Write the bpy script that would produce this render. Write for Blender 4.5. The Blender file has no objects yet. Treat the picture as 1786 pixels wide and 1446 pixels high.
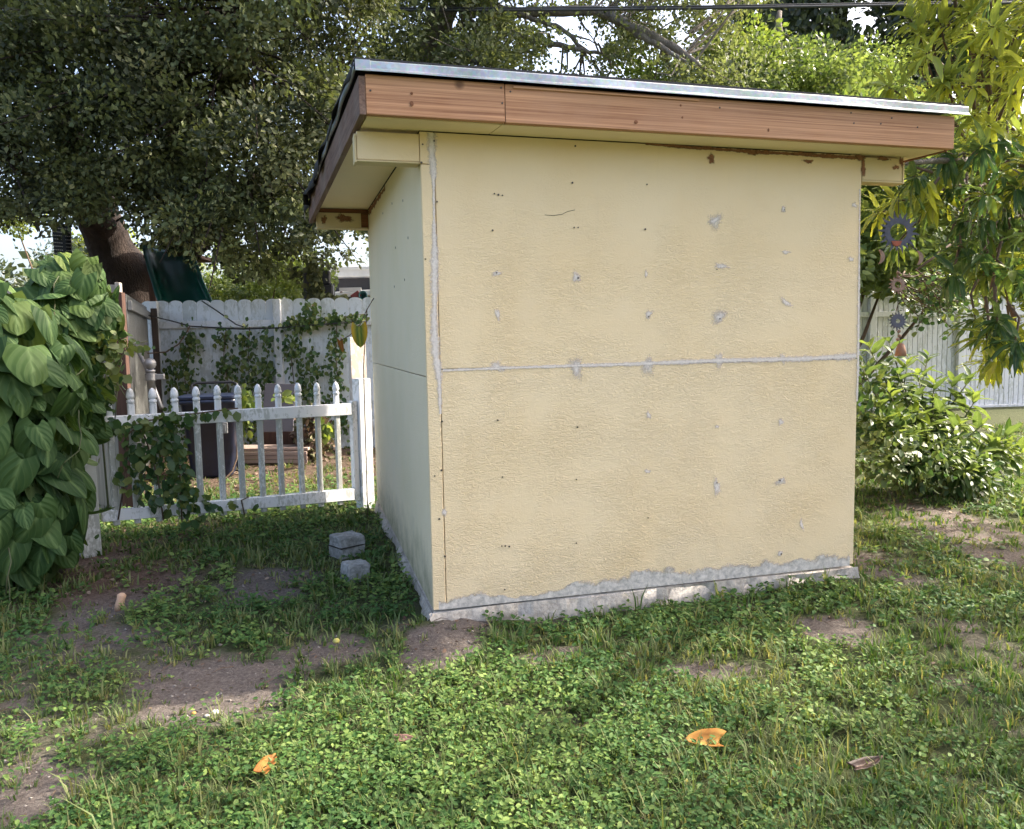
import bpy, math, random
import numpy as np
from mathutils import Matrix, Vector

rng = np.random.default_rng(11)
random.seed(5)
S = bpy.context.scene
COL = S.collection

# ------------------------------------------------------------------ camera
F_PX, CX, CY, CZ, YAW, PITCH, ROLL = 1347.3, -0.589571, -3.783008, 1.331297, -0.26366, 0.089911, -0.018549
def cam_basis():
    cy, sy = math.cos(YAW), math.sin(YAW); cp, sp = math.cos(PITCH), math.sin(PITCH)
    cr, sr = math.cos(ROLL), math.sin(ROLL)
    fw = np.array([-sy*cp, cy*cp, -sp]); right = np.array([cy, sy, 0.0]); up = np.cross(right, fw)
    return right*cr + up*sr, -right*sr + up*cr, fw
CR, CU, CF = cam_basis()
CO = np.array([CX, CY, CZ])
cd = bpy.data.cameras.new('camera'); cam = bpy.data.objects.new('camera', cd); COL.objects.link(cam)
cd.sensor_fit = 'HORIZONTAL'; cd.sensor_width = 36.0; cd.lens = F_PX/1786*36
cd.clip_start = 0.05; cd.clip_end = 800
M = Matrix([[CR[0], CU[0], -CF[0], CX], [CR[1], CU[1], -CF[1], CY], [CR[2], CU[2], -CF[2], CZ], [0, 0, 0, 1]])
cam.matrix_world = M
S.camera = cam

# ------------------------------------------------------------------ light
SUN = np.array([0.77, 0.05, 0.64]); SUN /= np.linalg.norm(SUN)
w = bpy.data.worlds.new('World'); S.world = w; w.use_nodes = True
nt = w.node_tree; nt.nodes.clear()
sky = nt.nodes.new('ShaderNodeTexSky'); sky.sky_type = 'NISHITA'; sky.sun_disc = False
sky.sun_elevation = math.asin(SUN[2]); sky.sun_rotation = math.atan2(SUN[0], SUN[1])
sky.air_density = 0.85; sky.dust_density = 6.0; sky.ozone_density = 0.4
bg = nt.nodes.new('ShaderNodeBackground'); bg.inputs['Strength'].default_value = 0.15
wo = nt.nodes.new('ShaderNodeOutputWorld')
nt.links.new(sky.outputs[0], bg.inputs[0]); nt.links.new(bg.outputs[0], wo.inputs[0])
sd = bpy.data.lights.new('sun', 'SUN'); sd.energy = 2.9; sd.angle = math.radians(0.6); sd.color = (1.0, 0.93, 0.80)
so = bpy.data.objects.new('sun', sd); COL.objects.link(so)
so.rotation_euler = Vector(SUN).to_track_quat('Z', 'Y').to_euler()
S.view_settings.view_transform = 'Standard'; S.view_settings.look = 'None'
S.view_settings.gamma = 1.0; S.view_settings.use_curve_mapping = False
S.view_settings.exposure = 2.08
S.render.engine = 'CYCLES'
S.cycles.max_bounces = 8; S.cycles.transparent_max_bounces = 12

# ------------------------------------------------------------------ where a pixel's ray meets the place
def ray(px, py):
    return CF + CR*((px-893)/F_PX) - CU*((py-723)/F_PX)
def at(px, py, d): return CO + ray(px, py)*d
def hit(px, py, axis, val):
    r = ray(px, py); return CO + r*((val-CO[axis])/r[axis])
def hitv(px, py, a, b):
    """vertical plane through ground points a, b"""
    n = np.array([-(b[1]-a[1]), b[0]-a[0]]); r = ray(px, py)
    return CO + r*(((np.array(a[:2])-CO[:2])@n)/(r[:2]@n))
def proj(P):
    d = np.asarray(P)-CO; z = d@CF
    return 893+F_PX*(d@CR)/z, 723-F_PX*(d@CU)/z, z

# ------------------------------------------------------------------ ground height and wear
def sm(a, b, x):
    t = np.clip((x-a)/(b-a), 0, 1); return t*t*(3-2*t)
_ph = rng.uniform(0, 6.28, (24, 3)); _fr = rng.normal(0, 1, (24, 2))
def wob(x, y, f, k=0, n=6):
    s = 0
    for i in range(k, k+n):
        s = s + np.sin(_fr[i, 0]*f*x + _fr[i, 1]*f*y + _ph[i, 0])
    return s/n
def gz(x, y):
    z = -0.10 + 0.012*wob(x, y, 1.6) + 0.008*wob(x, y, 5.0, 6) + 0.035*sm(1.2, 3.0, x)*sm(-1.5, 0.2, y)
    z = z - 0.02*np.exp(-((x-0.9)**2/0.5 + (y+0.1)**2/0.05)) + 0.055*np.exp(-((x-.05)**2/.10+(y+.05)**2/.06)) + .03*np.exp(-((x+.05)**2/.02+(y-1.2)**2/2.))
    return z
def ground_at(px, py):
    z = -0.1
    for _ in range(6):
        P = hit(px, py, 2, z); z = float(gz(P[0], P[1]))
    return P
BARE_PX = [(225,1035,95,45,1.0),(160,985,70,25,.9),(470,1020,110,28,1.0),(390,1195,170,55,1.1),(560,1135,120,26,.9),(765,1120,75,38,1.1),(810,1082,60,16,1.0),(335,1245,70,16,.9),
           (1250,1172,85,16,.9),(1460,1100,80,24,1.0),(950,1140,70,16,.8),(920,1235,40,14,.6),(1690,925,120,60,.85),(1540,985,90,30,.7),(1250,1060,140,9,.6),(960,1085,70,10,.6),
           (60,1180,160,130,.75),(640,1060,90,22,.5),(1720,1120,110,70,.55),(1000,1260,60,12,.6),(1440,1240,50,12,.6),(1150,1215,90,10,.5),(100,1330,140,90,.75),(40,1250,90,80,.7),(1740,1250,90,90,.5),(1700,1380,90,60,.45),(300,1130,60,30,.7),(690,1095,40,14,.7),(880,1105,50,12,.7)]
_b = []
for px, py, rx, ry, a in BARE_PX:
    P = ground_at(px, py); Q = ground_at(px+rx, py); T = ground_at(px, py+ry); U = ground_at(px, py-ry)
    _b.append((P[0], P[1], max(.05, np.linalg.norm(Q-P)), max(.05, np.linalg.norm(T-U)*.55), math.atan2((Q-P)[1], (Q-P)[0]), a))
def bare(x, y):
    x = np.asarray(x, float); y = np.asarray(y, float)
    b = np.zeros_like(x)
    for bx, by, ra, rb, an, a in _b:
        dx = x-bx; dy = y-by
        u = (dx*math.cos(an)+dy*math.sin(an))/ra; v = (-dx*math.sin(an)+dy*math.cos(an))/rb
        b = np.maximum(b, a*np.exp(-(u*u+v*v)**1.4*0.7))
    b = b + 0.34*wob(x, y, 7.0, 3, 8) + 0.30*wob(x, y, 17.0, 10, 8) + 0.20*wob(x, y, 41.0, 6, 8) - .095
    b = np.maximum(b, 0.48*sm(3.4, 5.0, y)*(x < 0.6) + .15*wob(x, y, 9., 2, 8)*(y > 3.4))
    return np.clip(b, 0, 1)

# ------------------------------------------------------------------ objects, tags
def tag(o, label, cat, group=None, kind=None):
    if label: o['label'] = label
    if cat: o['category'] = cat
    if group: o['group'] = group
    if kind: o['kind'] = kind
    return o
def thing(name, label, cat, loc=(0, 0, 0), rz=0.0, group=None):
    o = bpy.data.objects.new(name, None); o.empty_display_size = .1; COL.objects.link(o)
    o.location = [float(v) for v in loc]; o.rotation_euler = (0, 0, rz)
    return tag(o, label, cat, group)
def place(name, me, parent=None, mat=None, world=True):
    """link a mesh object; coordinates in the mesh are world coordinates unless world=False"""
    o = bpy.data.objects.new(name, me); COL.objects.link(o)
    if mat is not None and not me.materials: me.materials.append(mat)
    if parent is not None:
        o.parent = parent
        if world: o.matrix_parent_inverse = wmat(parent).inverted()
    return o
def wmat(o):
    m = o.matrix_basis
    if o.parent is not None: m = wmat(o.parent) @ o.matrix_parent_inverse @ m
    return m

class MB:
    def __init__(s): s.v = []; s.f = []
    def add(s, V, F):
        n = len(s.v); s.v += [tuple(map(float, p)) for p in V]; s.f += [tuple(i+n for i in f) for f in F]; return s
    def box(s, lo, hi, R=None, o=None):
        (x0, y0, z0), (x1, y1, z1) = lo, hi
        V = np.array([(x0,y0,z0),(x1,y0,z0),(x1,y1,z0),(x0,y1,z0),(x0,y0,z1),(x1,y0,z1),(x1,y1,z1),(x0,y1,z1)], float)
        if R is not None: V = V@np.asarray(R).T
        if o is not None: V = V+np.asarray(o)
        return s.add(V, [(0,3,2,1),(4,5,6,7),(0,1,5,4),(1,2,6,5),(2,3,7,6),(3,0,4,7)])
    def hexa(s, V): return s.add(V, [(0,3,2,1),(4,5,6,7),(0,1,5,4),(1,2,6,5),(2,3,7,6),(3,0,4,7)])
    def tube(s, pts, rad, n=8, cap=True):
        pts = [np.asarray(p, float) for p in pts]; m = len(pts)
        if np.isscalar(rad): rad = [rad]*m
        V = []; prev = None
        for i, p in enumerate(pts):
            t = pts[min(i+1, m-1)]-pts[max(i-1, 0)]; t /= np.linalg.norm(t)+1e-9
            if prev is None:
                a = np.array([0, 0, 1.]) if abs(t[2]) < .9 else np.array([1., 0, 0])
                u = np.cross(t, a)
            else: u = prev - t*(prev@t)
            u /= np.linalg.norm(u)+1e-9; v = np.cross(t, u); prev = u
            for k in range(n):
                a = 2*math.pi*k/n; V.append(p+rad[i]*(math.cos(a)*u+math.sin(a)*v))
        F = [(i*n+k, i*n+(k+1) % n, (i+1)*n+(k+1) % n, (i+1)*n+k) for i in range(m-1) for k in range(n)]
        if cap: F += [tuple(range(n))[::-1], tuple((m-1)*n+k for k in range(n))]
        return s.add(V, F)
    def lathe(s, prof, n=12, o=(0, 0, 0), R=None):
        V = [(r*math.cos(2*math.pi*k/n), r*math.sin(2*math.pi*k/n), z) for r, z in prof for k in range(n)]
        V = np.array(V)
        if R is not None: V = V@np.asarray(R).T
        V = V+np.asarray(o)
        m = len(prof)
        F = [(i*n+k, i*n+(k+1) % n, (i+1)*n+(k+1) % n, (i+1)*n+k) for i in range(m-1) for k in range(n)]
        F += [tuple(range(n))[::-1], tuple((m-1)*n+k for k in range(n))]
        return s.add(V, F)
    def prism(s, out, off):
        """closed outline (list of 3-D points) pushed along off"""
        n = len(out); out = [np.asarray(p, float) for p in out]; off = np.asarray(off, float)
        return s.add(out+[p+off for p in out], [tuple(range(n))[::-1], tuple(range(n, 2*n))] + [(i, (i+1) % n, n+(i+1) % n, n+i) for i in range(n)])
    def mesh(s, name='mesh', smooth=False):
        me = bpy.data.meshes.new(name); me.from_pydata(s.v, [], s.f)
        if smooth: me.polygons.foreach_set('use_smooth', [True]*len(me.polygons))
        me.update(); return me
    def obj(s, name, mat, parent=None, smooth=False, bevel=0, world=True):
        me = s.mesh(name, smooth); me.materials.append(mat)
        import bmesh
        bm = bmesh.new(); bm.from_mesh(me); bmesh.ops.recalc_face_normals(bm, faces=bm.faces)
        if bevel: bmesh.ops.bevel(bm, geom=bm.edges[:], offset=bevel, segments=1, affect='EDGES', clamp_overlap=True)
        bm.to_mesh(me); bm.free()
        return place(name, me, parent, None, world)

def np_mesh(name, V, F, mat, attrs=None, smooth=False):
    """V (n,3) float, F (m,3) int triangles"""
    me = bpy.data.meshes.new(name)
    V = np.ascontiguousarray(V, np.float32); F = np.ascontiguousarray(F, np.int32)
    me.vertices.add(len(V)); me.vertices.foreach_set('co', V.ravel())
    k = F.shape[1]
    me.loops.add(F.size); me.loops.foreach_set('vertex_index', F.ravel())
    me.polygons.add(len(F)); me.polygons.foreach_set('loop_start', np.arange(0, F.size, k, dtype=np.int32))
    try: me.polygons.foreach_set('loop_total', np.full(len(F), k, np.int32))
    except Exception: pass
    me.update(calc_edges=True)
    if smooth: me.polygons.foreach_set('use_smooth', np.ones(len(F), bool))
    for a, d in (attrs or {}).items():
        at_ = me.attributes.new(a, 'FLOAT', 'POINT'); at_.data.foreach_set('value', np.ascontiguousarray(d, np.float32).ravel())
    me.materials.append(mat)
    return me

# ------------------------------------------------------------------ materials
def mat(name):
    m = bpy.data.materials.new(name); m.use_nodes = True
    n = m.node_tree.nodes; return m, n, m.node_tree.links, n['Principled BSDF']
def N(nodes, typ, **kw):
    x = nodes.new(typ)
    for k, v in kw.items():
        if k in x.inputs: x.inputs[k].default_value = v
        else: setattr(x, k, v)
    return x
def ramp(nodes, stops):
    r = nodes.new('ShaderNodeValToRGB'); e = r.color_ramp.elements
    while len(e) < len(stops): e.new(0.5)
    for i, (p, c) in enumerate(stops):
        e[i].position = p; e[i].color = (c[0], c[1], c[2], 1) if not np.isscalar(c) else (c, c, c, 1)
    return r
def coords(nodes, links, scale=(1, 1, 1), rot=(0, 0, 0), rnd=False):
    tc = nodes.new('ShaderNodeTexCoord'); mp = nodes.new('ShaderNodeMapping')
    mp.inputs['Scale'].default_value = scale; mp.inputs['Rotation'].default_value = rot
    links.new(tc.outputs['Object'], mp.inputs['Vector'])
    if rnd:
        oi = nodes.new('ShaderNodeObjectInfo'); mu = nodes.new('ShaderNodeVectorMath'); mu.operation = 'SCALE'
        mu.inputs[0].default_value = (17., 23., 31.); links.new(oi.outputs['Random'], mu.inputs['Scale'])
        links.new(mu.outputs[0], mp.inputs['Location'])
    return mp
def noise(nodes, links, vec, scale, detail=3, rough=.55, dist=0):
    n = N(nodes, 'ShaderNodeTexNoise', Scale=scale, Detail=detail, Roughness=rough, Distortion=dist)
    links.new(vec.outputs[0], n.inputs['Vector']); return n
def bump(nodes, links, h, bsdf, strength=.4, dist=.01, prev=None):
    b = N(nodes, 'ShaderNodeBump', Strength=strength, Distance=dist); links.new(h, b.inputs['Height'])
    if prev is not None: links.new(prev.outputs[0], b.inputs['Normal'])
    if bsdf is not None: links.new(b.outputs[0], bsdf.inputs['Normal'])
    return b
def mixc(nodes, links, fac, a, b, mode='MIX'):
    m = nodes.new('ShaderNodeMix'); m.data_type = 'RGBA'; m.blend_type = mode
    for s, v in ((m.inputs[0], fac), (m.inputs[6], a), (m.inputs[7], b)):
        if hasattr(v, 'node'): links.new(v, s)
        else: s.default_value = v if np.isscalar(v) else (v[0], v[1], v[2], 1)
    return m.outputs[2]

def plain(name, c1, c2=None, scale=8, rough=.6, metal=0, b=.2, bd=.004, stretch=(1, 1, 1), spec=.5, rnd=False):
    m, n, l, p = mat(name); c2 = c2 or [x*.75 for x in c1]
    mp = coords(n, l, stretch, rnd=rnd); t = noise(n, l, mp, scale, 6, .65)
    r = ramp(n, [(.3, c2), (.7, c1)]); l.new(t.outputs['Fac'], r.inputs[0]); l.new(r.outputs[0], p.inputs['Base Color'])
    p.inputs['Roughness'].default_value = rough; p.inputs['Metallic'].default_value = metal
    p.inputs['Specular IOR Level'].default_value = spec
    t2 = noise(n, l, mp, scale*6, 4, .6); bump(n, l, t2.outputs['Fac'], p, b, bd)
    return m

def stucco(name, base, ochre, grey, texture=1.0, grime=.14):
    m, n, l, p = mat(name)
    mp = coords(n, l)
    mpw = coords(n, l, (26, 26, 66)); wrm = noise(n, l, mpw, 1.0, 3.0, .55, 1.1)
    r1 = ramp(n, [(.40, 0), (.50, 1), (.60, .25)]); l.new(wrm.outputs['Fac'], r1.inputs[0])
    big = noise(n, l, mp, 3.2, 3, .6); rb = ramp(n, [(.38, .15), (.60, 1)]); l.new(big.outputs['Fac'], rb.inputs[0])
    # the boards are trowelled smoother toward their top
    sx = n.new('ShaderNodeSeparateXYZ'); l.new(mp.outputs[0], sx.inputs[0])
    mr = N(n, 'ShaderNodeMapRange'); mr.inputs[1].default_value = 1.2; mr.inputs[2].default_value = 2.3; mr.inputs[3].default_value = 1; mr.inputs[4].default_value = .12
    l.new(sx.outputs['Z'], mr.inputs[0])
    mul = N(n, 'ShaderNodeMath', operation='MULTIPLY'); l.new(r1.outputs[0], mul.inputs[0]); l.new(rb.outputs[0], mul.inputs[1])
    mul2 = N(n, 'ShaderNodeMath', operation='MULTIPLY'); l.new(mul.outputs[0], mul2.inputs[0]); l.new(mr.outputs[0], mul2.inputs[1])
    mf = coords(n, l, (160, 160, 26)); fine = noise(n, l, mf, 1.0, 3, .6)
    b1 = bump(n, l, fine.outputs['Fac'], None, .22*texture, .0025)
    bump(n, l, mul2.outputs[0], p, .54*texture, .006, b1)
    mott = noise(n, l, mp, 1.5, 5, .62); r2 = ramp(n, [(.40, 0), (.72, 1)]); l.new(mott.outputs['Fac'], r2.inputs[0])
    c = mixc(n, l, r2.outputs[0], base, ochre)
    m2 = noise(n, l, mp, 2.3, 6, .7); r3 = ramp(n, [(.50, 0), (.85, .35)]); l.new(m2.outputs['Fac'], r3.inputs[0])
    c = mixc(n, l, r3.outputs[0], c, grey)
    # splashed dirt in the lowest hand's width, and faint runs
    ms = coords(n, l, (30, 30, 1.2)); st = noise(n, l, ms, 1.0, 4, .6); r4 = ramp(n, [(.58, 0), (.9, .14)]); l.new(st.outputs['Fac'], r4.inputs[0])
    c = mixc(n, l, r4.outputs[0], c, [x*.72 for x in grey])
    sp = noise(n, l, mp, 240, 2, .5); r5 = ramp(n, [(.70, 0), (.76, .35)]); l.new(sp.outputs['Fac'], r5.inputs[0])
    c = mixc(n, l, r5.outputs[0], c, [x*.6 for x in base])
    mz = N(n, 'ShaderNodeMapRange'); mz.inputs[1].default_value = 0; mz.inputs[2].default_value = .55; mz.inputs[3].default_value = .95; mz.inputs[4].default_value = 0
    l.new(sx.outputs['Z'], mz.inputs[0]); nz = noise(n, l, mp, 6.5, 6, .72)
    mm = N(n, 'ShaderNodeMath', operation='MULTIPLY'); l.new(mz.outputs[0], mm.inputs[0]); l.new(nz.outputs['Fac'], mm.inputs[1])
    rz_ = ramp(n, [(.18, 0), (.62, grime)]); l.new(mm.outputs[0], rz_.inputs[0])
    c = mixc(n, l, rz_.outputs[0], c, (.15, .155, .095))
    l.new(c, p.inputs['Base Color']); p.inputs['Roughness'].default_value = .72; p.inputs['Specular IOR Level'].default_value = .35
    return m

def wood(name, light, dark, axis='x', knots=True, rough=.75, worn=None):
    m, n, l, p = mat(name)
    sc = {'x': (.55, 40, 62), 'y': (40, .55, 62), 'z': (34, 34, .8)}[axis]
    mp = coords(n, l, sc, rnd=True)
    g = noise(n, l, mp, 1.0, 5, .6, .9); g2 = noise(n, l, mp, 3.3, 3, .6, .4)
    r = ramp(n, [(.30, dark), (.48, [(a+b)/2 for a, b in zip(light, dark)]), (.66, light)])
    ad = N(n, 'ShaderNodeMath', operation='MULTIPLY_ADD'); l.new(g2.outputs['Fac'], ad.inputs[0]); ad.inputs[1].default_value = .45
    sb = N(n, 'ShaderNodeMath', operation='MULTIPLY_ADD'); l.new(g.outputs['Fac'], sb.inputs[0]); sb.inputs[1].default_value = .9; sb.inputs[2].default_value = -.18
    l.new(sb.outputs[0], ad.inputs[2]); l.new(ad.outputs[0], r.inputs[0])
    c = r.outputs[0]
    mk = coords(n, l, rnd=True)
    if knots:
        vo = N(n, 'ShaderNodeTexVoronoi', Scale=3.4); l.new(mk.outputs[0], vo.inputs['Vector'])
        rk = ramp(n, [(.0, 1), (.06, .85), (.11, 0)]); l.new(vo.outputs['Distance'], rk.inputs[0])
        c = mixc(n, l, rk.outputs[0], c, [x*.3 for x in dark])
    bl = noise(n, l, mk, 2.6, 5, .65); rb = ramp(n, [(.40, 0), (.75, .6)]); l.new(bl.outputs['Fac'], rb.inputs[0])
    c = mixc(n, l, rb.outputs[0], c, worn or [x*.7 for x in light])
    l.new(c, p.inputs['Base Color']); p.inputs['Roughness'].default_value = rough; p.inputs['Specular IOR Level'].default_value = .25
    bump(n, l, ad.outputs[0], p, .35, .004)
    return m

def leafmat(name, c1, c2, c3, trans=.35, rough=.45, spec=.5, rib=None, veins=False, rnd=.25):
    """colours run along the stored 'tint'; 'rib' is the distance from the midrib"""
    m, n, l, p = mat(name)
    a = N(n, 'ShaderNodeAttribute', attribute_name='tint')
    oi = n.new('ShaderNodeObjectInfo')
    ma = N(n, 'ShaderNodeMath', operation='MULTIPLY_ADD'); l.new(oi.outputs['Random'], ma.inputs[0]); ma.inputs[1].default_value = rnd; l.new(a.outputs['Fac'], ma.inputs[2])
    r = ramp(n, [(.0, c1), (.5, c2), (1., c3)]); l.new(ma.outputs[0], r.inputs[0])
    c = r.outputs[0]
    if rib:
        b = N(n, 'ShaderNodeAttribute', attribute_name='rib')
        rr = ramp(n, [(.0, .6), (.08, .3), (.18, 0)]); l.new(b.outputs['Fac'], rr.inputs[0])
        c = mixc(n, l, rr.outputs[0], c, rib)
        if veins:
            v = N(n, 'ShaderNodeAttribute', attribute_name='vein')
            sn = N(n, 'ShaderNodeMath', operation='SINE'); l.new(v.outputs['Fac'], sn.inputs[0])
            rv = ramp(n, [(.86, 0), (1., .17)]); l.new(sn.outputs[0], rv.inputs[0])
            c = mixc(n, l, rv.outputs[0], c, rib)
            bump(n, l, sn.outputs[0], p, .30, .006)
    ge = n.new('ShaderNodeNewGeometry')
    c = mixc(n, l, ge.outputs['Backfacing'], c, mixc(n, l, .45, c, (.16, .20, .09)))
    l.new(c, p.inputs['Base Color']); p.inputs['Roughness'].default_value = rough; p.inputs['Specular IOR Level'].default_value = spec
    t = n.new('ShaderNodeBsdfTranslucent')
    l.new(mixc(n, l, .5, c, mixc(n, l, 1.0, c, (2.0, 2.0, .6), 'MULTIPLY')), t.inputs[0])
    mx = n.new('ShaderNodeMixShader'); mx.inputs[0].default_value = trans
    l.new(p.outputs[0], mx.inputs[1]); l.new(t.outputs[0], mx.inputs[2])
    l.new(mx.outputs[0], n['Material Output'].inputs[0])
    return m

def smear(name, c1, c2, scale=90, hard=.5, b=.5):
    """a ragged coat: covers where noise beats the stored 'edge' (0 centre, 1 rim)"""
    m, n, l, p = mat(name)
    mp = coords(n, l); t = noise(n, l, mp, scale, 5, .7); r = ramp(n, [(.35, c2), (.65, c1)]); l.new(t.outputs['Fac'], r.inputs[0])
    l.new(r.outputs[0], p.inputs['Base Color']); p.inputs['Roughness'].default_value = .85; p.inputs['Specular IOR Level'].default_value = .2
    bump(n, l, t.outputs['Fac'], p, b, .003)
    e = N(n, 'ShaderNodeAttribute', attribute_name='edge')
    t2 = noise(n, l, mp, scale*.6, 4, .75)
    s = N(n, 'ShaderNodeMath', operation='SUBTRACT'); l.new(t2.outputs['Fac'], s.inputs[0]); l.new(e.outputs['Fac'], s.inputs[1])
    r2 = ramp(n, [(.0, 0), (.16*hard, 1)])
    ad = N(n, 'ShaderNodeMath', operation='ADD'); l.new(s.outputs[0], ad.inputs[0]); ad.inputs[1].default_value = .22
    l.new(ad.outputs[0], r2.inputs[0]); l.new(r2.outputs[0], p.inputs['Alpha'])
    return m

CREAM, OCHRE = (.775, .618, .400), (.755, .578, .345)
m_cream = stucco('cream_stucco', CREAM, OCHRE, (.72, .60, .44))
m_trim = stucco('cream_trim', (.64, .52, .32), (.60, .47, .26), (.58, .52, .38), .5)
m_side_cream = stucco('shade_side_cream', (.78, .67, .48), (.73, .63, .42), (.66, .62, .50), .5, .85)  # front wall's cream, its tone shifted for the shade on this side
m_soffit = stucco('soffit_paint', (.82, .69, .46), (.79, .64, .40), (.72, .63, .46), .25)
m_filler = smear('wall_filler', (.76, .69, .63), (.58, .52, .49), 130, 3.4)
m_filler_soft = smear('wall_filler_rubbed', (.70, .63, .52), (.60, .53, .45), 150, 3.6, .2)
m_rust = smear('bare_brown_wood', (.30, .15, .085), (.14, .065, .04), 95, 1.8)
m_cement = smear('cement_smear', (.66, .61, .555), (.34, .325, .30), 30, 1.8, 1.2)
m_cedar = wood('cedar_board', (.60, .325, .18), (.24, .105, .055), 'x', worn=(.46, .265, .165))
m_rake = wood('weathered_rake_board', (.22, .13, .095), (.07, .035, .026), 'y', knots=False, worn=(.24, .19, .16))
m_bare = wood('bare_frame_wood', (.26, .11, .055), (.11, .045, .025), 'x', knots=False)
m_felt = plain('roof_felt', (.022, .024, .03), (.012, .012, .015), 20, .7, 0, .5, .004)
m_dark = plain('dark_gap', (.03, .027, .022), None, 10, .9)
m_screw = plain('screw_steel', (.10, .085, .075), (.05, .04, .035), 200, .5, .6)
def galv():
    m, n, l, p = mat('galvanised_steel'); mp = coords(n, l)
    vo = N(n, 'ShaderNodeTexVoronoi', Scale=75.); l.new(mp.outputs[0], vo.inputs['Vector'])
    t = noise(n, l, mp, 3.5, 5, .65); r = ramp(n, [(.3, (.24, .27, .27)), (.7, (.46, .48, .49))]); l.new(t.outputs['Fac'], r.inputs[0])
    c = mixc(n, l, .18, r.outputs[0], vo.outputs['Color'], 'SOFT_LIGHT'); l.new(c, p.inputs['Base Color'])
    p.inputs['Metallic'].default_value = .85
    r2 = ramp(n, [(.2, .30), (.8, .52)]); l.new(t.outputs['Fac'], r2.inputs[0]); l.new(r2.outputs[0], p.inputs['Roughness'])
    t2 = noise(n, l, mp, 5, 2, .5); bump(n, l, t2.outputs['Fac'], p, .15, .01)
    return m
m_galv = galv()
def concrete(name, a, b_, bs=.6):
    m, n, l, p = mat(name); mp = coords(n, l); t = noise(n, l, mp, 7, 7, .7); t2 = noise(n, l, mp, 42, 5, .7)
    r = ramp(n, [(.28, b_), (.55, a), (.8, [min(1, x*1.18) for x in a])]); l.new(t.outputs['Fac'], r.inputs[0])
    r2 = ramp(n, [(.42, .55), (.56, 1)]); l.new(t2.outputs['Fac'], r2.inputs[0])
    c = mixc(n, l, .6, r.outputs[0], r2.outputs[0], 'MULTIPLY'); l.new(c, p.inputs['Base Color']); p.inputs['Roughness'].default_value = .9
    b1 = bump(n, l, t2.outputs['Fac'], None, bs, .008); bump(n, l, t.outputs['Fac'], p, bs, .02, b1); return m
m_slab = concrete('rough_concrete', (.52, .465, .40), (.29, .255, .22))
m_block = concrete('pale_block', (.36, .355, .34), (.17, .165, .155))
def vinyl(name, base, dirt, amount, scale=38):
    m, n, l, p = mat(name); mp = coords(n, l, (1, 1, .45), rnd=True)
    t = noise(n, l, mp, scale, 6, .72); t1 = noise(n, l, mp, scale*.12, 4, .6)
    ad = N(n, 'ShaderNodeMath', operation='MULTIPLY_ADD'); l.new(t1.outputs['Fac'], ad.inputs[0]); ad.inputs[1].default_value = .8; l.new(t.outputs['Fac'], ad.inputs[2])
    r = ramp(n, [(1.02-amount, 0), (1.14-amount, .85)]); l.new(ad.outputs[0], r.inputs[0])
    c = mixc(n, l, r.outputs[0], base, dirt); c = mixc(n, l, .35, c, mixc(n, l, t1.outputs['Fac'], [x*.8 for x in base], base))
    l.new(c, p.inputs['Base Color']); p.inputs['Roughness'].default_value = .45; p.inputs['Specular IOR Level'].default_value = .4
    bump(n, l, t.outputs['Fac'], p, .08, .003); return m
m_vinyl = vinyl('white_vinyl', (.80, .80, .82), (.33, .34, .30), .08)
m_vinyl_dirty = vinyl('mildewed_vinyl', (.72, .72, .70), (.21, .21, .165), .24, 60)
m_fence_white = vinyl('back_fence_vinyl', (.70, .735, .78), (.36, .39, .36), .14, 22)
m_fence_pale = vinyl('pale_fence_vinyl', (.74, .75, .78), (.44, .46, .42), .10, 22)
m_fence_shade = vinyl('shaded_white_vinyl', (.20, .20, .195), (.10, .10, .09), .25, 22)  # white vinyl darkened, with the shade put into its colour
m_plank = wood('grey_plank', (.40, .36, .31), (.20, .17, .145), 'z')
m_brown = wood('brown_plank', (.105, .055, .040), (.045, .024, .018), 'z')
m_peel = vinyl('peeling_white_post', (.72, .70, .66), (.30, .20, .14), .22, 30)
m_darkpost = wood('dark_post_wood', (.075, .058, .05), (.035, .027, .024), 'z', False)
m_bench = wood('pinkish_bench_wood', (.47, .36, .31), (.28, .20, .17), 'x', knots=False)
m_green_plastic = plain('green_plastic', (.008, .07, .052), (.006, .05, .040), 3, .28, 0, .1, .01)
m_black = plain('black_plastic', (.022, .022, .026), (.014, .014, .017), 6, .45)
m_navy = plain('navy_plastic', (.014, .022, .055), (.009, .013, .030), 6, .35)
m_grey_metal = plain('grey_metal', (.30, .30, .31), (.19, .19, .2), 14, .5, .6)
m_white = plain('white_paint', (.74, .72, .69), (.62, .60, .57), 4, .6)
m_house = plain('dark_grey_siding', (.105, .10, .115), (.085, .08, .095), 3, .7)
m_house_pale = plain('pale_wall_paint', (.46, .44, .41), None, 3, .7)
m_glass = plain('dark_window_glass', (.02, .022, .026), None, 2, .12, 0, 0.02)
m_red = plain('faded_red_paint', (.22, .045, .04), (.12, .03, .03), 14, .6)
m_teal = plain('teal_pot_plastic', (.05, .16, .15), (.03, .10, .095), 8, .5)
m_wire = plain('black_wire', (.02, .02, .024), None, 20, .55)
m_cable = plain('power_cable_rubber', (.05, .052, .058), (.03, .03, .034), 6, .5)
m_bark = plain('oak_bark', (.062, .040, .031), (.020, .014, .012), 7, .95, 0, 1.0, .05, (1, 1, .3))
m_bark_grey = plain('grey_bark', (.30, .265, .235), (.13, .11, .095), 9, .95, 0, 1.0, .04, (1, 1, .4))
m_twig = plain('brown_twig', (.13, .085, .055), (.07, .045, .03), 30, .9)
m_stem = plain('green_stem', (.10, .13, .05), (.08, .07, .035), 30, .7)
m_oak = leafmat('oak_leaf', (.016, .024, .011), (.044, .054, .026), (.125, .13, .052), .20, .62, .25)
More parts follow.
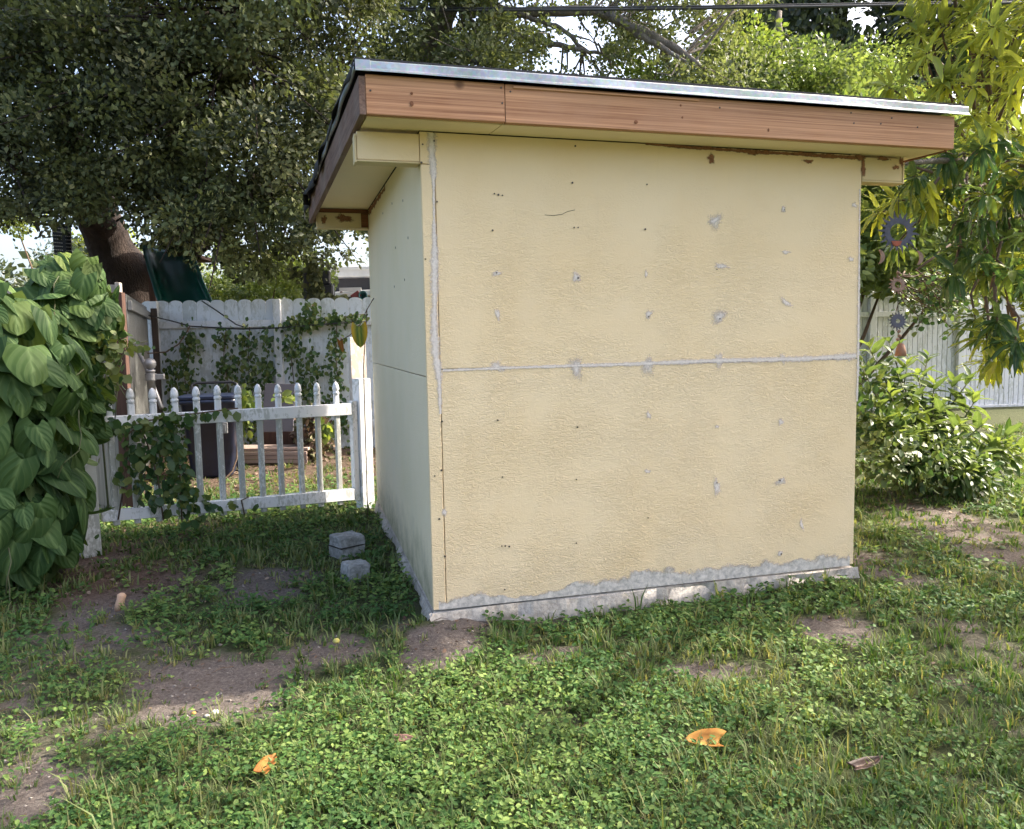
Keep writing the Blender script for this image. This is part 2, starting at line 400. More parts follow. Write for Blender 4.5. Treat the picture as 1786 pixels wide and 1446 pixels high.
m_oak2 = leafmat('grey_green_leaf', (.050, .068, .034), (.125, .145, .075), (.27, .27, .11), .34, .6, .3)
m_lite = leafmat('light_green_leaf', (.05, .085, .022), (.115, .17, .045), (.24, .28, .07), .40, .45, .4)
m_darkleaf = leafmat('dark_broad_leaf', (.016, .028, .020), (.034, .052, .034), (.075, .10, .05), .18, .40, .5)
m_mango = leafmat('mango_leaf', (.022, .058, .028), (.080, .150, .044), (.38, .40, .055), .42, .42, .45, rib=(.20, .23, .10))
m_heart = leafmat('heart_leaf', (.020, .050, .018), (.055, .106, .028), (.23, .28, .05), .24, .60, .22, rib=(.17, .25, .09), veins=True)
m_bush = leafmat('bush_leaf', (.018, .048, .014), (.050, .102, .024), (.20, .26, .045), .34, .48, .4, rib=(.20, .26, .10))
m_ivy = leafmat('ivy_leaf', (.026, .062, .024), (.055, .110, .036), (.15, .18, .055), .30, .45, .4)
m_cover = leafmat('trailing_leaf', (.024, .070, .019), (.064, .134, .034), (.21, .28, .075), .34, .6, .22, rib=(.14, .24, .075))
m_grass = leafmat('grass_blade', (.026, .066, .016), (.062, .122, .028), (.27, .25, .11), .34, .6, .22)
m_dry = leafmat('dry_litter', (.055, .036, .028), (.125, .080, .058), (.28, .21, .155), .10, .8, .2)
m_orange = leafmat('orange_dead_leaf', (.20, .075, .02), (.36, .15, .035), (.48, .25, .06), .15, .7, .2, rib=(.42, .24, .09), rnd=0)
m_brownleaf = leafmat('brown_dead_leaf', (.018, .008, .006), (.032, .013, .009), (.055, .022, .014), .05, .6, .4, rib=(.15, .07, .04), rnd=0)
m_pinkleaf = leafmat('pinkish_dead_leaf', (.26, .13, .10), (.33, .18, .135), (.40, .24, .18), .12, .7, .2, rib=(.42, .28, .22), rnd=0)

# ------------------------------------------------------------------ ground
def soil():
    m, n, l, p = mat('soil_and_thatch'); mp = coords(n, l)
    a = N(n, 'ShaderNodeAttribute', attribute_name='bare'); mu = N(n, 'ShaderNodeAttribute', attribute_name='mulch')
    t = noise(n, l, mp, 9, 7, .7); t2 = noise(n, l, mp, 60, 6, .75); t3 = noise(n, l, mp, 210, 3, .6)
    sand = ramp(n, [(.3, (.062, .050, .042)), (.5, (.125, .103, .090)), (.75, (.22, .19, .168))]); l.new(t2.outputs['Fac'], sand.inputs[0])
    th = ramp(n, [(.3, (.030, .036, .016)), (.55, (.062, .072, .030)), (.8, (.12, .105, .055))]); l.new(t2.outputs['Fac'], th.inputs[0])
    ad = N(n, 'ShaderNodeMath', operation='MULTIPLY_ADD'); l.new(t.outputs['Fac'], ad.inputs[0]); ad.inputs[1].default_value = .5; l.new(a.outputs['Fac'], ad.inputs[2])
    r = ramp(n, [(.62, 0), (.95, 1)]); l.new(ad.outputs[0], r.inputs[0])
    c = mixc(n, l, r.outputs[0], th.outputs[0], sand.outputs[0])
    mc = ramp(n, [(.3, (.05, .030, .022)), (.55, (.12, .078, .058)), (.8, (.22, .16, .125))]); l.new(t2.outputs['Fac'], mc.inputs[0])
    c = mixc(n, l, mu.outputs['Fac'], c, mc.outputs[0])
    l.new(c, p.inputs['Base Color']); p.inputs['Roughness'].default_value = .95; p.inputs['Specular IOR Level'].default_value = .15
    b1 = bump(n, l, t3.outputs['Fac'], None, .5, .004); bump(n, l, t2.outputs['Fac'], p, .8, .015, b1)
    return m
def axis_vals(lo, hi, step, far):
    core = np.arange(lo, hi+1e-6, step); out = []
    s = step; x = hi
    while x < far:
        s *= 1.35; x += s; out.append(x)
    s = step; y = lo; out2 = []
    while y > -far:
        s *= 1.35; y -= s; out2.append(y)
    return np.array(out2[::-1]+list(core)+out)
MUL = [ground_at(210, 1010), ground_at(150, 960), ground_at(260, 930)]
def mulch(x, y):
    v = np.zeros_like(np.asarray(x, float))
    for P, r in zip(MUL, (.5, .42, .45)): v = np.maximum(v, np.exp(-(((x-P[0])/r)**2+((y-P[1])/r)**2)**1.5))
    v = np.maximum(v, .8*sm(3.6, 4.8, y)*(x < .6))
    return np.clip(v+.25*wob(x, y, 9, 4, 8)*(v > .1), 0, 1)
gx = axis_vals(-4.5, 7.0, .045, 320); gy = axis_vals(-3.2, 9.0, .045, 320)
X, Y = np.meshgrid(gx, gy)
fade = np.exp(-np.maximum(0, np.hypot(X, Y-2)-14)/6)
Z = -0.1+(gz(X, Y)+.1)*fade + .006*rng.normal(0, 1, X.shape)*bare(X, Y)*fade
V = np.stack([X, Y, Z], -1).reshape(-1, 3); nx = len(gx); ny = len(gy)
ii = (np.arange(ny-1)[:, None]*nx+np.arange(nx-1)[None, :]).ravel()
F4 = np.stack([ii, ii+1, ii+nx+1, ii+nx], 1)
me = np_mesh('ground', V, F4, soil(), {'bare': bare(X, Y), 'mulch': mulch(X, Y)*fade}, True)
g = place('ground', me); g['kind'] = 'structure'; g['label'] = 'patchy backyard lawn with bare sandy soil showing through'

# ------------------------------------------------------------------ the shed
H0, SL = 2.3606, .0428
def soz(y): return H0+SL*y                        # underside of the roof
shed = thing('garden_shed', 'cream stucco garden shed with wooden fascia, metal roof edge and grey filler patches', 'shed', (1.25, 1.5, 0))
W, D = 2.5, 3.006
def part(name, mb, m, bevel=0, smooth=False, parent=shed): return mb.obj(name, m, parent, smooth, bevel)
# front boards: a corner board and two wide panels meeting in a recessed seam
part('corner_board', MB().box((0, -.002, 0.0), (.0655, .02, 2.2035)), m_cream, .0025)
part('wall_panel', MB().box((.0695, 0, .006), (W, .02, 1.213)), m_cream, .0025)
part('wall_panel', MB().box((.0695, 0, 1.219), (W, .02, H0-.004)), m_cream, .0025)
part('corner_block', MB().box((-.002, -.003, 2.2065), (.0655, .02, H0-.004)), m_cream, .002)
# left side
part('wall_panel', MB().hexa([(-.0, .024, .0), (.02, .024, .0), (.02, D, .0), (0, D, .0), (0, .024, 1.178), (.02, .024, 1.178), (.02, D, 1.20), (0, D, 1.20)]), m_side_cream, .002)['label'] = 'cream panel of the shaded side wall, lower half'
part('wall_panel', MB().hexa([(0, .024, 1.183), (.02, .024, 1.183), (.02, D, 1.205), (0, D, 1.205), (0, .024, soz(0)-.004), (.02, .024, soz(0)-.004), (.02, D, soz(D)-.004), (0, D, soz(D)-.004)]), m_side_cream, .002)['label'] = 'cream panel of the shaded side wall, upper half'
part('wall_panel', MB().hexa([(W-.02, .024, 0), (W, .024, 0), (W, D, 0), (W-.02, D, 0), (W-.02, .024, soz(0)-.004), (W, .024, soz(0)-.004), (W, D, soz(D)-.004), (W-.02, D, soz(D)-.004)]), m_cream, .002)
part('wall_panel', MB().box((.024, D-.02, 0), (W-.024, D-.0005, soz(D)-.006)), m_cream, .002)
part('light_block_core', MB().box((.03, .03, 0.01), (W-.03, D-.03, H0-.02)), m_dark)  # unseen solid core, added to stop light leaking between the panels
# slab: a rough poured edge
def slab():
    mb = MB(); n = 150; prof_n = 7
    V = []
    def edge(x0, y0, x1, y1, nx_, ny_, k):
        rows = []
        for i in range(k+1):
            t = i/k; x = x0+(x1-x0)*t; y = y0+(y1-y0)*t
            r = []
            for j in range(prof_n):
                s = j/(prof_n-1); z = -.012-s*.30
                o = .006+.03*s+.014*math.sin(x*7.1+y*6+j)+.010*math.sin(x*19+y*5+j*2.1)+.006*math.sin(x*43+j*3+y*37)+random.uniform(-.0025, .0025)
                if j == 0: o = .006+.006*math.sin(x*9)
                if j == 1: o += .012*math.sin(x*2.3+1)
                r.append((x+nx_*o, y+ny_*o, z+.006*math.sin(x*5+j)))
            rows.append(r)
        base = len(mb.v)
        for r in rows: mb.v += r
        for i in range(k):
            for j in range(prof_n-1):
                a = base+i*prof_n+j; mb.f.append((a, a+prof_n, a+prof_n+1, a+1))
    edge(-.022, 0, W+.03, 0, 0, -1, 230)
    edge(0, D, 0, -.022, -1, 0, 90)
    mb.box((-.02, -.02, -.35), (.0, .0, -.02))
    edge(W, 0, W, D, 1, 0, 30)
    mb.box((.0, .0, -.35), (W, D, -.012))
    return mb
o = part('slab', slab(), m_slab, 0, True); o['label'] = 'rough concrete slab edge under the cream wall'
# ragged cement smear along the wall foot, one strip
def ribbon(name, xs, lo, hi, y, m, parent=shed, rows=5, frame=None):
    """a thin raised strip on the wall: lo/hi arrays along xs, rim raggedness carried by 'edge'"""
    xs = np.asarray(xs); k = len(xs); V = []; E = []
    for i in range(k):
        for j in range(rows):
            s = j/(rows-1); z = lo[i]+(hi[i]-lo[i])*s
            V.append((xs[i], y, z)); E.append(s)
    idx = (np.arange(k-1)[:, None]*rows+np.arange(rows-1)[None]).ravel()
    F = np.stack([idx, idx+rows, idx+rows+1, idx+1], 1)
    V = np.array(V)
    return V, F, np.array(E)
def wallpt(px, py): P = hit(px, py, 1, 0.0); return P[0], P[2]
prof = [(765, 1042), (785, 1036), (830, 1030), (860, 1034), (900, 1040), (950, 1030), (985, 1024), (1005, 1006), (1040, 1008), (1080, 994), (1130, 986), (1190, 984), (1240, 986), (1290, 978), (1320, 972), (1350, 972), (1365, 980), (1405, 968), (1430, 958), (1465, 962), (1482, 964)]
px_ = np.array([wallpt(a, b)[0] for a, b in prof]); pz_ = np.array([wallpt(a, b)[1] for a, b in prof])
xs = np.linspace(px_[0], min(px_[-1], W-.01), 140)
hi = np.interp(xs, px_, pz_)*.82+.006+.006*np.array([math.sin(x*31)+math.sin(x*53+1) for x in xs])
V, F, E = ribbon('s', xs, np.full(140, .0), hi, -.0022, None)
E = np.clip(.12+(E-.25)*.85+.22*np.repeat(np.sin(xs*23)*np.sin(xs*9+1), 5), 0, 1)
o = place('cement_smear', np_mesh('cement_smear', V, F, m_cement, {'edge': E}, True), shed); o['label'] = 'grey cement smear along the foot of the front wall'

def blob(name, px, py, rx, ry, m, y=-.0018, ang=0, axis=1, val=0.0, label=None, soft=1.0):
    P = hit(px, py, axis, val); Q = hit(px+10, py, axis, val); R_ = hit(px, py-10, axis, val)
    ux = np.linalg.norm(Q-P)/10*rx*1.22; uz = np.linalg.norm(R_-P)/10*ry*1.22
    n = 26; ph = [random.uniform(0, 6.28) for _ in range(4)]
    V = [(0, 0)]; E = [0.]
    for q in (.33, .66, 1.0):
        for k in range(n):
            a = 2*math.pi*k/n; r = q*(1+.22*math.sin(2*a+ph[0])+.16*math.sin(3*a+ph[1])+.13*math.sin(5*a+ph[2])+random.uniform(-.08, .08))
            u, v = r*ux*math.cos(a), r*uz*math.sin(a)
            V.append((u*math.cos(ang)-v*math.sin(ang), u*math.sin(ang)+v*math.cos(ang))); E.append(q*.95*soft)
    F = [(0, 1+k, 1+(k+1) % n) for k in range(n)]
    for q in range(2):
        for k in range(n):
            a, b, c, d = 1+q*n+k, 1+q*n+(k+1) % n, 1+(q+1)*n+(k+1) % n, 1+(q+1)*n+k
            F += [(a, d, c), (a, c, b)]
    if axis == 1: V3 = [(P[0]+u, val+y+.0006*(1-e), P[2]+v) for (u, v), e in zip(V, E)]
    else: V3 = [(val+y, P[1]-u, P[2]+v) for (u, v), e in zip(V, E)]
    o = place(name, np_mesh(name, np.array(V3), np.array(F), m, {'edge': np.array(E)}, True), shed)
    if label: o['label'] = label
    return o
FILL = [(866,477,9,7,0),(868,548,7,12,.2),(1005,484,12,10,0),(1127,478,4,7,0),(1131,548,9,9,0),(1247,384,13,7,.5),(1258,464,16,6,-.2),(1255,553,10,13,0),(1366,365,6,6,0),(1370,440,10,4,-.2),(1371,528,13,7,-.4),(1490,358,7,5,0),(1484,452,6,6,0),
        (868,640,15,12,0),(1005,641,11,16,0),(1130,636,11,13,0),(1253,628,11,15,0),(1365,625,8,10,0),(1480,622,13,9,0),(1131,724,5,9,0),(1362,736,8,6,0),(1362,838,8,5,.3),(1129,822,6,5,0),(1250,849,9,17,0),(1360,965,7,5,0),(1250,744,4,4,0),(775,893,5,11,0),(752,578,4,7,0),(1398,915,3,16,.35)]
for i, (a, b, c, d, e) in enumerate(FILL): blob('filler_patch', a, b, c, d, m_filler, -.0021-.00003*i, e)
for i, (a, b, c, d, e) in enumerate([(1247,386,18,14,0),(1005,641,16,22,0),(1253,552,14,18,0),(1362,840,12,9,0),(1131,640,15,18,0)]): blob('filler_smudge', a, b, c, d, m_filler_soft, -.0013-.00003*i, e)
for i, (a, b, c, d) in enumerate([(1240,277,9,9),(1409,282,9,5),(1313,268,10,4),(1505,292,5,18),(1500,275,14,5),(1398,268,22,4),(1230,255,16,4)]): blob('bare_wood_stain', a, b, c, d, m_rust, -.0045-.00003*i)
# long filler strips
def strip(name, pts, m, y, wid, label, horizontal=True):
    P = np.array([wallpt(a, b) for a, b in pts]); t = np.linspace(0, 1, 150)
    k = np.concatenate([[0], np.cumsum(np.hypot(*np.diff(P, axis=0).T))]); k /= k[-1]
    x = np.interp(t, k, P[:, 0]); z = np.interp(t, k, P[:, 1]); wd = np.interp(t, np.linspace(0, 1, len(wid)), wid)
    wd = wd*(1+.12*np.sin(t*61)+.12*np.sin(t*139+1))
    V = []; E = []
    for i in range(150):
        for s in (-1, -.5, 0, .5, 1):
            V.append((x[i], y, z[i]+s*wd[i]) if horizontal else (x[i]+s*wd[i], y, z[i])); E.append(abs(s)*.85)
    idx = (np.arange(149)[:, None]*5+np.arange(4)[None]).ravel(); F = np.stack([idx, idx+5, idx+6, idx+1], 1)
    o = place(name, np_mesh(name, np.array(V), F, m, {'edge': np.array(E)}, True), shed); o['label'] = label
strip('seam_filler', [(772,646),(900,641),(1100,635),(1250,629),(1400,626),(1493,621)], m_filler, -.0030, [.010,.011,.014,.018,.020,.022,.026], 'grey filler along the level seam between the front panels')
strip('seam_filler', [(752,232),(754,285),(756,300),(757,400),(758,440),(758,500),(757,560),(760,620),(766,660),(768,722)], m_filler, -.0036, [.030,.030,.010,.009,.026,.034,.022,.030,.036,.018,.010], 'grey filler down the seam beside the corner board', False)
strip('seam_filler', [(1499,330),(1498,450),(1497,560),(1496,640),(1494,700)], m_filler, -.0033, [.006,.008,.012,.014,.010], 'grey filler down the far corner of the front wall', False)
strip('bare_wood_strip', [(1125,251),(1210,258),(1300,264),(1400,270),(1500,276)], m_rust, -.0040, [.006,.013,.009,.015,.009,.016,.012], 'brown strip of bare wood under the soffit')
# side: bare wood under the soffit at the far end
def side_strip():
    y = np.linspace(1.55, 2.92, 60); V = []; E = []
    for i, yy in enumerate(y):
        wd = .035*(1+.3*math.sin(yy*17)+.3*math.sin(yy*41))*(.4+.6*(yy-1.55)/1.37)
        for s in (-1, -.5, 0, .5, 1): V.append((-.0028, yy, soz(yy)-.03+s*wd)); E.append(abs(s)*.75)
    idx = (np.arange(59)[:, None]*5+np.arange(4)[None]).ravel(); F = np.stack([idx, idx+5, idx+6, idx+1], 1)
    o = place('bare_wood_strip', np_mesh('bare_wood_strip', np.array(V), F, m_rust, {'edge': np.array(E)}, True), shed); o['label'] = 'brown bare wood at the top of the side wall'
side_strip()
# screws
sm_ = MB().lathe([(.0045, -.001), (.0045, .0012), (.002, .0016)], 8, R=[[1, 0, 0], [0, 0, -1], [0, 1, 0]]).mesh('screw'); sm_.materials.append(m_screw)
SCR = [(862,338),(869,340),(876,341),(998,319),(859,402),(1001,397),(1008,397),(1003,255),(868,733),(1007,745),(876,832),(1005,836),(875,952),(881,952),(888,953),(1005,947),(1130,903),(880,1028),(737,252),(757,246),(735,284),(762,352),(742,452),(866,476),(1250,470),(1368,366),(1131,552),(1255,556),(1250,842),(1360,838),(1362,966),(1008,485),(771,735),(770,820),(776,970),(758,830),(1128,322),(1125,400),(766,905)]
for a, b in SCR:
    P = hit(a, b, 1, 0.0); o = place('screw', sm_, shed, None, False); s = random.uniform(.75, 1.2)
    o.matrix_parent_inverse = wmat(shed).inverted(); o.location = (P[0], -.0035, P[2]); o.scale = (s, 1, s)
for a, b in [(684,355),(703,350),(668,372),(690,432),(712,415),(688,500),(706,488)]:
    P = hit(a, b, 0, 0.0); o = place('screw', sm_, shed, None, False); o.matrix_parent_inverse = wmat(shed).inverted()
    o.location = (-.0012, P[1], P[2]); o.rotation_euler = (0, 0, -math.pi/2); o.scale = (1, 1, 1.6)
# a hair scratch on the wall
P = [wallpt(*q) for q in [(950,375),(965,376),(980,374),(990,369),(1003,366)]]
part('scratch', MB().tube([(x, -.0006, z) for x, z in P], .0012, 5), m_wire)
# beam ends carrying the overhang
o = part('beam_end', MB().box((-.300, .0, 2.2150), (-.0045, .085, H0-.016)), m_cream, .003); o['label'] = 'boxed beam end at the front of the side eave'
part('beam_trim', MB().box((-.312, -.004, 2.200), (-.302, .085, H0-.03)).box((-.302, -.004, 2.2055), (-.0045, .085, 2.2125)), m_trim, .001, parent=o)
for a, b in [(720,240),(718,276),(641,268)]:
    P = hit(a, b, 1, 0.0); q = place('screw', sm_, o, None, False); q.matrix_parent_inverse = wmat(shed).inverted(); q.location = (P[0], -.001, P[2])
o = part('beam_end', MB().box((-.415, D-.09, 2.335), (-.003, D-.001, soz(D)-.036)), m_trim, .003); o['label'] = 'stained beam end at the far end of the side eave'
part('beam_trim', MB().box((-.427, D-.093, 2.318), (-.4165, D, soz(D)-.05)).box((-.4155, D-.092, 2.325), (-.003, D, 2.333)), m_trim, .001, parent=o)
part('cleat', MB().box((-.46, D-.094, soz(D)-.034), (-.003, D, soz(D)-.004)), m_bare, .002)
part('cleat', MB().box((-.062, D-.096, 2.336), (-.003, D-.091, soz(D)-.036)), m_bare, .001)
for a, b, c, d in [(600,381,15,9),(565,384,5,10)]: blob('bare_wood_stain', a, b, c, d, m_rust, -.003, axis=1, val=D-.09)
o = part('beam_end', MB().box((W+.004, .0, 2.222), (2.775, .085, H0-.012)), m_trim, .003); o['label'] = 'boxed beam end at the other front corner, paint worn to wood'
part('beam_trim', MB().box((2.7765, -.003, 2.210), (2.786, .085, H0-.03)).box((W+.004, -.003, 2.212), (2.7755, .085, 2.220)), m_trim, .001, parent=o)
blob('bare_wood_stain', 1562, 292, 6, 5, m_rust, -.0030); blob('bare_wood_stain', 1572, 282, 4, 12, m_rust, -.0031); blob('bare_wood_stain', 1540, 277, 14, 4, m_rust, -.0032)
# overhang: rake line of the roof edge
def rx(y): return -.300-.0545*(y+.24)            # outer face of the left rake
YR = 3.12; XR_ = 2.93
yf0, yf1 = -.236, -.202
part('soffit_panel', MB().hexa([(rx(-.2)+.036, yf1+.002, soz(yf1)), (.352, yf1+.002, soz(yf1)), (.338, -.002, H0), (rx(0)+.036, -.002, H0), (rx(-.2)+.036, yf1+.002, soz(yf1)+.02), (.352, yf1+.002, soz(yf1)+.02), (.338, -.002, H0+.02), (rx(0)+.036, -.002, H0+.02)]), m_soffit)
part('soffit_panel', MB().hexa([(.358, yf1+.002, soz(yf1)), (2.868, yf1+.002, soz(yf1)), (2.868, -.002, H0), (.344, -.002, H0), (.358, yf1+.002, soz(yf1)+.02), (2.868, yf1+.002, soz(yf1)+.02), (2.868, -.002, H0+.02), (.344, -.002, H0+.02)]), m_soffit)
part('soffit_panel', MB().hexa([(rx(0)+.036, .003, soz(0)+.001), (-.003, .003, soz(0)+.001), (-.003, YR-.03, soz(YR)+.001), (rx(YR)+.036, YR-.03, soz(YR)+.001), (rx(0)+.036, .003, soz(0)+.02), (-.003, .003, soz(0)+.02), (-.003, YR-.03, soz(YR)+.02), (rx(YR)+.036, YR-.03, soz(YR)+.02)]), m_soffit)
part('soffit_panel', MB().hexa([(W+.003, .003, soz(0)+.001), (2.868, .003, soz(0)+.001), (2.868, YR-.03, soz(YR)+.001), (W+.003, YR-.03, soz(YR)+.001), (W+.003, .003, soz(0)+.02), (2.868, .003, soz(0)+.02), (2.868, YR-.03, soz(YR)+.02), (W+.003, YR-.03, soz(YR)+.02)]), m_soffit)
part('fascia_board', MB().box((-.270, yf0, 2.356), (.3605, yf1, 2.527)), m_cedar, .002)['label'] = 'short cedar fascia board with two knots'
part('fascia_board', MB().box((.3635, yf0-.001, 2.354), (2.897, yf1, 2.526)), m_cedar, .002)['label'] = 'long cedar fascia board along the front'
part('cedar_splinter', MB().box((.40, yf0-.009, 2.508), (1.35, yf0-.0015, 2.5205)), m_cedar, .002)
knot = []
for a, b, c, d in [(718,163,3.5,4),(718,181,5,7),(1109,213,6,5),(1187,184,3,3),(1340,227,3,5),(1190,205,3,3)]:
    P = hit(a, b, 1, yf0); s = P[2]
    q = MB().lathe([(.0085*c/5, 0), (.0085*c/5, .0018), (.004*c/5, .0024)], 10, R=[[1, 0, 0], [0, 0, -1], [0, 1*d/c, 0]], o=(P[0], yf0-.0012, P[2]))
    part('knot', q, m_bare)
for a, b in [(874,153),(876,180),(890,160),(646,158),(1255,188),(1489,215),(1484,197),(1536,216),(1600,222),(1555,206)]:
    P = hit(a, b, 1, yf0); o = place('screw', sm_, shed, None, False); o.matrix_parent_inverse = wmat(shed).inverted(); o.location = (P[0], yf0-.0018, P[2])
# rake boards
part('rake_board', MB().hexa([(rx(yf0), yf0+.001, 2.352), (rx(yf0)+.029, yf0+.001, 2.352), (rx(YR)+.034, YR, 2.392), (rx(YR), YR, 2.392), (rx(yf0), yf0+.001, 2.518), (rx(yf0)+.029, yf0+.001, 2.518), (rx(YR)+.034, YR, 2.566), (rx(YR), YR, 2.566)]), m_rake, .002)['label'] = 'dark weathered rake board on the gate side'
part('rake_board', MB().hexa([(2.870, yf1+.003, 2.350), (2.896, yf1+.003, 2.350), (2.896, YR, 2.45), (2.870, YR, 2.45), (2.870, yf1+.003, 2.510), (2.896, yf1+.003, 2.510), (2.896, YR, 2.61), (2.870, YR, 2.61)]), m_bare, .002)
part('fascia_board', MB().box((rx(YR)+.04, YR-.03, 2.40), (2.86, YR, 2.60)), m_rake, .002)
# roof deck and covering
def rt(y): return 2.575+.008*y
part('roof_deck', MB().hexa([(rx(yf0)+.032, yf1+.004, soz(yf1)+.03), (2.866, yf1+.004, soz(yf1)+.03), (2.866, YR-.035, soz(YR)+.03), (rx(YR)+.04, YR-.035, soz(YR)+.03), (rx(yf0)+.032, yf1+.004, rt(yf1)-.05), (2.866, yf1+.004, rt(yf1)-.05), (2.866, YR-.035, rt(YR)-.02), (rx(YR)+.04, YR-.035, rt(YR)-.02)]), m_dark)
part('roof_felt', MB().hexa([(rx(yf0)-.006, yf0-.006, 2.580), (2.955, yf0-.006, 2.580), (2.955, YR+.02, rt(YR)), (rx(YR)-.006, YR+.02, rt(YR)), (rx(yf0)-.006, yf0-.006, 2.592), (2.955, yf0-.006, 2.592), (2.955, YR+.02, rt(YR)+.012), (rx(YR)-.006, YR+.02, rt(YR)+.012)]), m_felt)
def drip():
    pr = [(-.214, 2.5785), (-.250, 2.5785), (-.254, 2.574), (-.255, 2.545), (-.258, 2.540), (-.268, 2.532), (-.268, 2.529), (-.256, 2.535), (-.251, 2.541), (-.250, 2.572), (-.214, 2.5745)]
    xs = np.linspace(-.312, 2.972, 60); mb = MB(); n = len(pr)
    for x in xs:
        w1 = .0022*math.sin(x*5.3)+.0014*math.sin(x*13); w2 = .002*math.sin(x*3.1+1)
        mb.v += [(x, y+w1*(z < 2.56), z+w2*.5) for y, z in pr]
    for i in range(len(xs)-1):
        for k in range(n): mb.f.append((i*n+k, i*n+(k+1) % n, (i+1)*n+(k+1) % n, (i+1)*n+k))
    mb.f += [tuple(range(n))[::-1], tuple((len(xs)-1)*n+k for k in range(n))]
    return mb
part('drip_edge', drip(), m_galv)['label'] = 'galvanised drip edge along the front of the roof'
part('drip_edge_lap', MB().box((-.314, -.2575, 2.531), (-.248, -.2555, 2.5795)), m_galv, .0005)
def felt_lip():
    mb = MB(); n = 70; rows = 4
    for i in range(n):
        t = i/(n-1); y = yf0+.0+(YR+.04-yf0)*t
        wv = .010*math.sin(t*21)+.008*math.sin(t*47+1)+(.02*math.sin(t*63) if t > .55 else 0)
        drop = .028+.016*math.sin(t*17+2)+.012*math.sin(t*39)+(.05*max(0, math.sin(t*26))+.03 if t > .5 else 0)+(.08 if t > .88 else 0)
        zt = 2.590+(rt(YR)+.012-2.592)*t
        for s, (ox, oz) in enumerate([(.03, .004), (-.012, .005), (-.026+wv*.4, -.3*drop), (-.024+wv, -drop)]):
            mb.v.append((rx(y)+ox-.004*s*t, y, zt+oz))
    for i in range(n-1):
        for s in range(rows-1): mb.f.append((i*rows+s, (i+1)*rows+s, (i+1)*rows+s+1, i*rows+s+1))
    return mb
o = part('felt_lip', felt_lip(), m_felt, 0, True); o['label'] = 'torn black felt curling over the side edge of the roof'
sol = o.modifiers.new('thick', 'SOLIDIFY'); sol.thickness = .003
mb = MB(); n = 40
for i in range(n):
    t = i/(n-1); y = yf0+(2.2-yf0)*t; zt = 2.572+(rt(YR)-2.592)*t*.7; wv = .004*math.sin(t*23)
    mb.v += [(rx(y)-.018+wv, y, zt+.002), (rx(y)-.020+wv, y, zt-.030-.006*math.sin(t*14)), (rx(y)-.010+wv, y, zt-.034)]
for i in range(n-1):
    for s in range(2): mb.f.append((i*3+s, (i+1)*3+s, (i+1)*3+s+1, i*3+s+1))
o = part('drip_edge', mb, m_galv, 0, True); o['label'] = 'thin metal edge along the side of the roof'; o.modifiers.new('thick', 'SOLIDIFY').thickness = .002

# concrete step blocks beside the shed
def stone(name, label, px, py, rz, size, group=None, base_dz=-.02):
    P = ground_at(px, py); t = thing(name, label, 'concrete block', (P[0], P[1], P[2]+base_dz), rz, group)
    sx, sy, sz = size; mb = MB(); mb.hexa([(-sx*.5, -sy*.5, 0), (sx*.5, -sy*.5, 0), (sx*.5, sy*.5, 0), (-sx*.5, sy*.5, 0), (-sx*.46, -sy*.40, sz), (sx*.5, -sy*.46, sz*.96), (sx*.5, sy*.48, sz), (-sx*.44, sy*.45, sz*1.03)])
    o = mb.obj('block', m_block, t, False, .010, world=False)
    import bmesh
    bm = bmesh.new(); bm.from_mesh(o.data); bmesh.ops.subdivide_edges(bm, edges=bm.edges[:], cuts=3, use_grid_fill=True)
    for v in bm.verts:
        q = v.co*38; v.co += Vector((math.sin(q.y+1)+math.sin(q.z*1.7), math.sin(q.x*1.3)+math.sin(q.z+2), math.sin(q.x+q.y*1.4)))*.0032+Vector([random.uniform(-.002, .002) for _ in range(3)])
    bm.to_mesh(o.data); bm.free()
    return t
a = stone('concrete_block', 'pale split concrete block by the shed wall, the one closer to the picket fence', 606, 968, .5, (.20, .17, .165))
b = stone('concrete_block', 'small wedge-shaped pale concrete block in the grass, closer to the shed corner', 620, 1010, .35, (.15, .15, .125))
MB().box((-.101, -.087, .092), (.09, .084, .098)).obj('crack', m_dark, a, world=False)

# ------------------------------------------------------------------ white picket fence
FA, FB = np.array([-2.067, 2.188]), np.array([-.104, 3.179]); FD = (FB-FA)/np.linalg.norm(FB-FA); FN = np.array([FD[1], -FD[0]])
fz = math.atan2(FD[1], FD[0]); FR = np.array([[FD[0], -FD[1], 0], [FD[1], FD[0], 0], [0, 0, 1]])
pf = thing('picket_fence', 'low white picket fence with pointed round tips between the heart-leaf vine and the shed', 'fence', (FA[0], FA[1], -.1), fz)
def fp(px, py): P = hitv(px, py, FA, FB); return (P[:2]-FA)@FD, P[2]+.1
def lbox(name, m, s0, s1, n0, n1, z0, z1, z0b=None, z1b=None, bevel=.004):
    z0b = z0 if z0b is None else z0b; z1b = z1 if z1b is None else z1b
    return MB().hexa([(s0, n0, z0), (s1, n0, z0b), (s1, n1, z0b), (s0, n1, z0), (s0, n0, z1), (s1, n0, z1b), (s1, n1, z1b), (s0, n1, z1)]).obj(name, m, pf, False, bevel, world=False)
def railz(y_l, y_r):
    a0, b0 = fp(187, y_l)[1], fp(600, y_r)[1]; s0, s1 = fp(187, y_l)[0], fp(600, y_r)[0]
    k = (b0-a0)/(s1-s0); return lambda s: a0+k*(s-s0)
t0, t1 = railz(748, 724), railz(726, 704); b0_, b1_ = railz(909, 873), railz(890, 853)
lbox('rail', m_vinyl, .06, 2.095, -.03, .03, t0(.06), t1(.06), t0(2.095), t1(2.095))
lbox('rail', m_vinyl, .06, 2.095, -.03, .03, b0_(.06), b1_(.06), b0_(2.095), b1_(2.095))
lbox('post', m_vinyl_dirty, -.085, .035, -.06, .06, -.1, 1.19)['label'] = 'white end post streaked with dirt, half hidden by the vine'
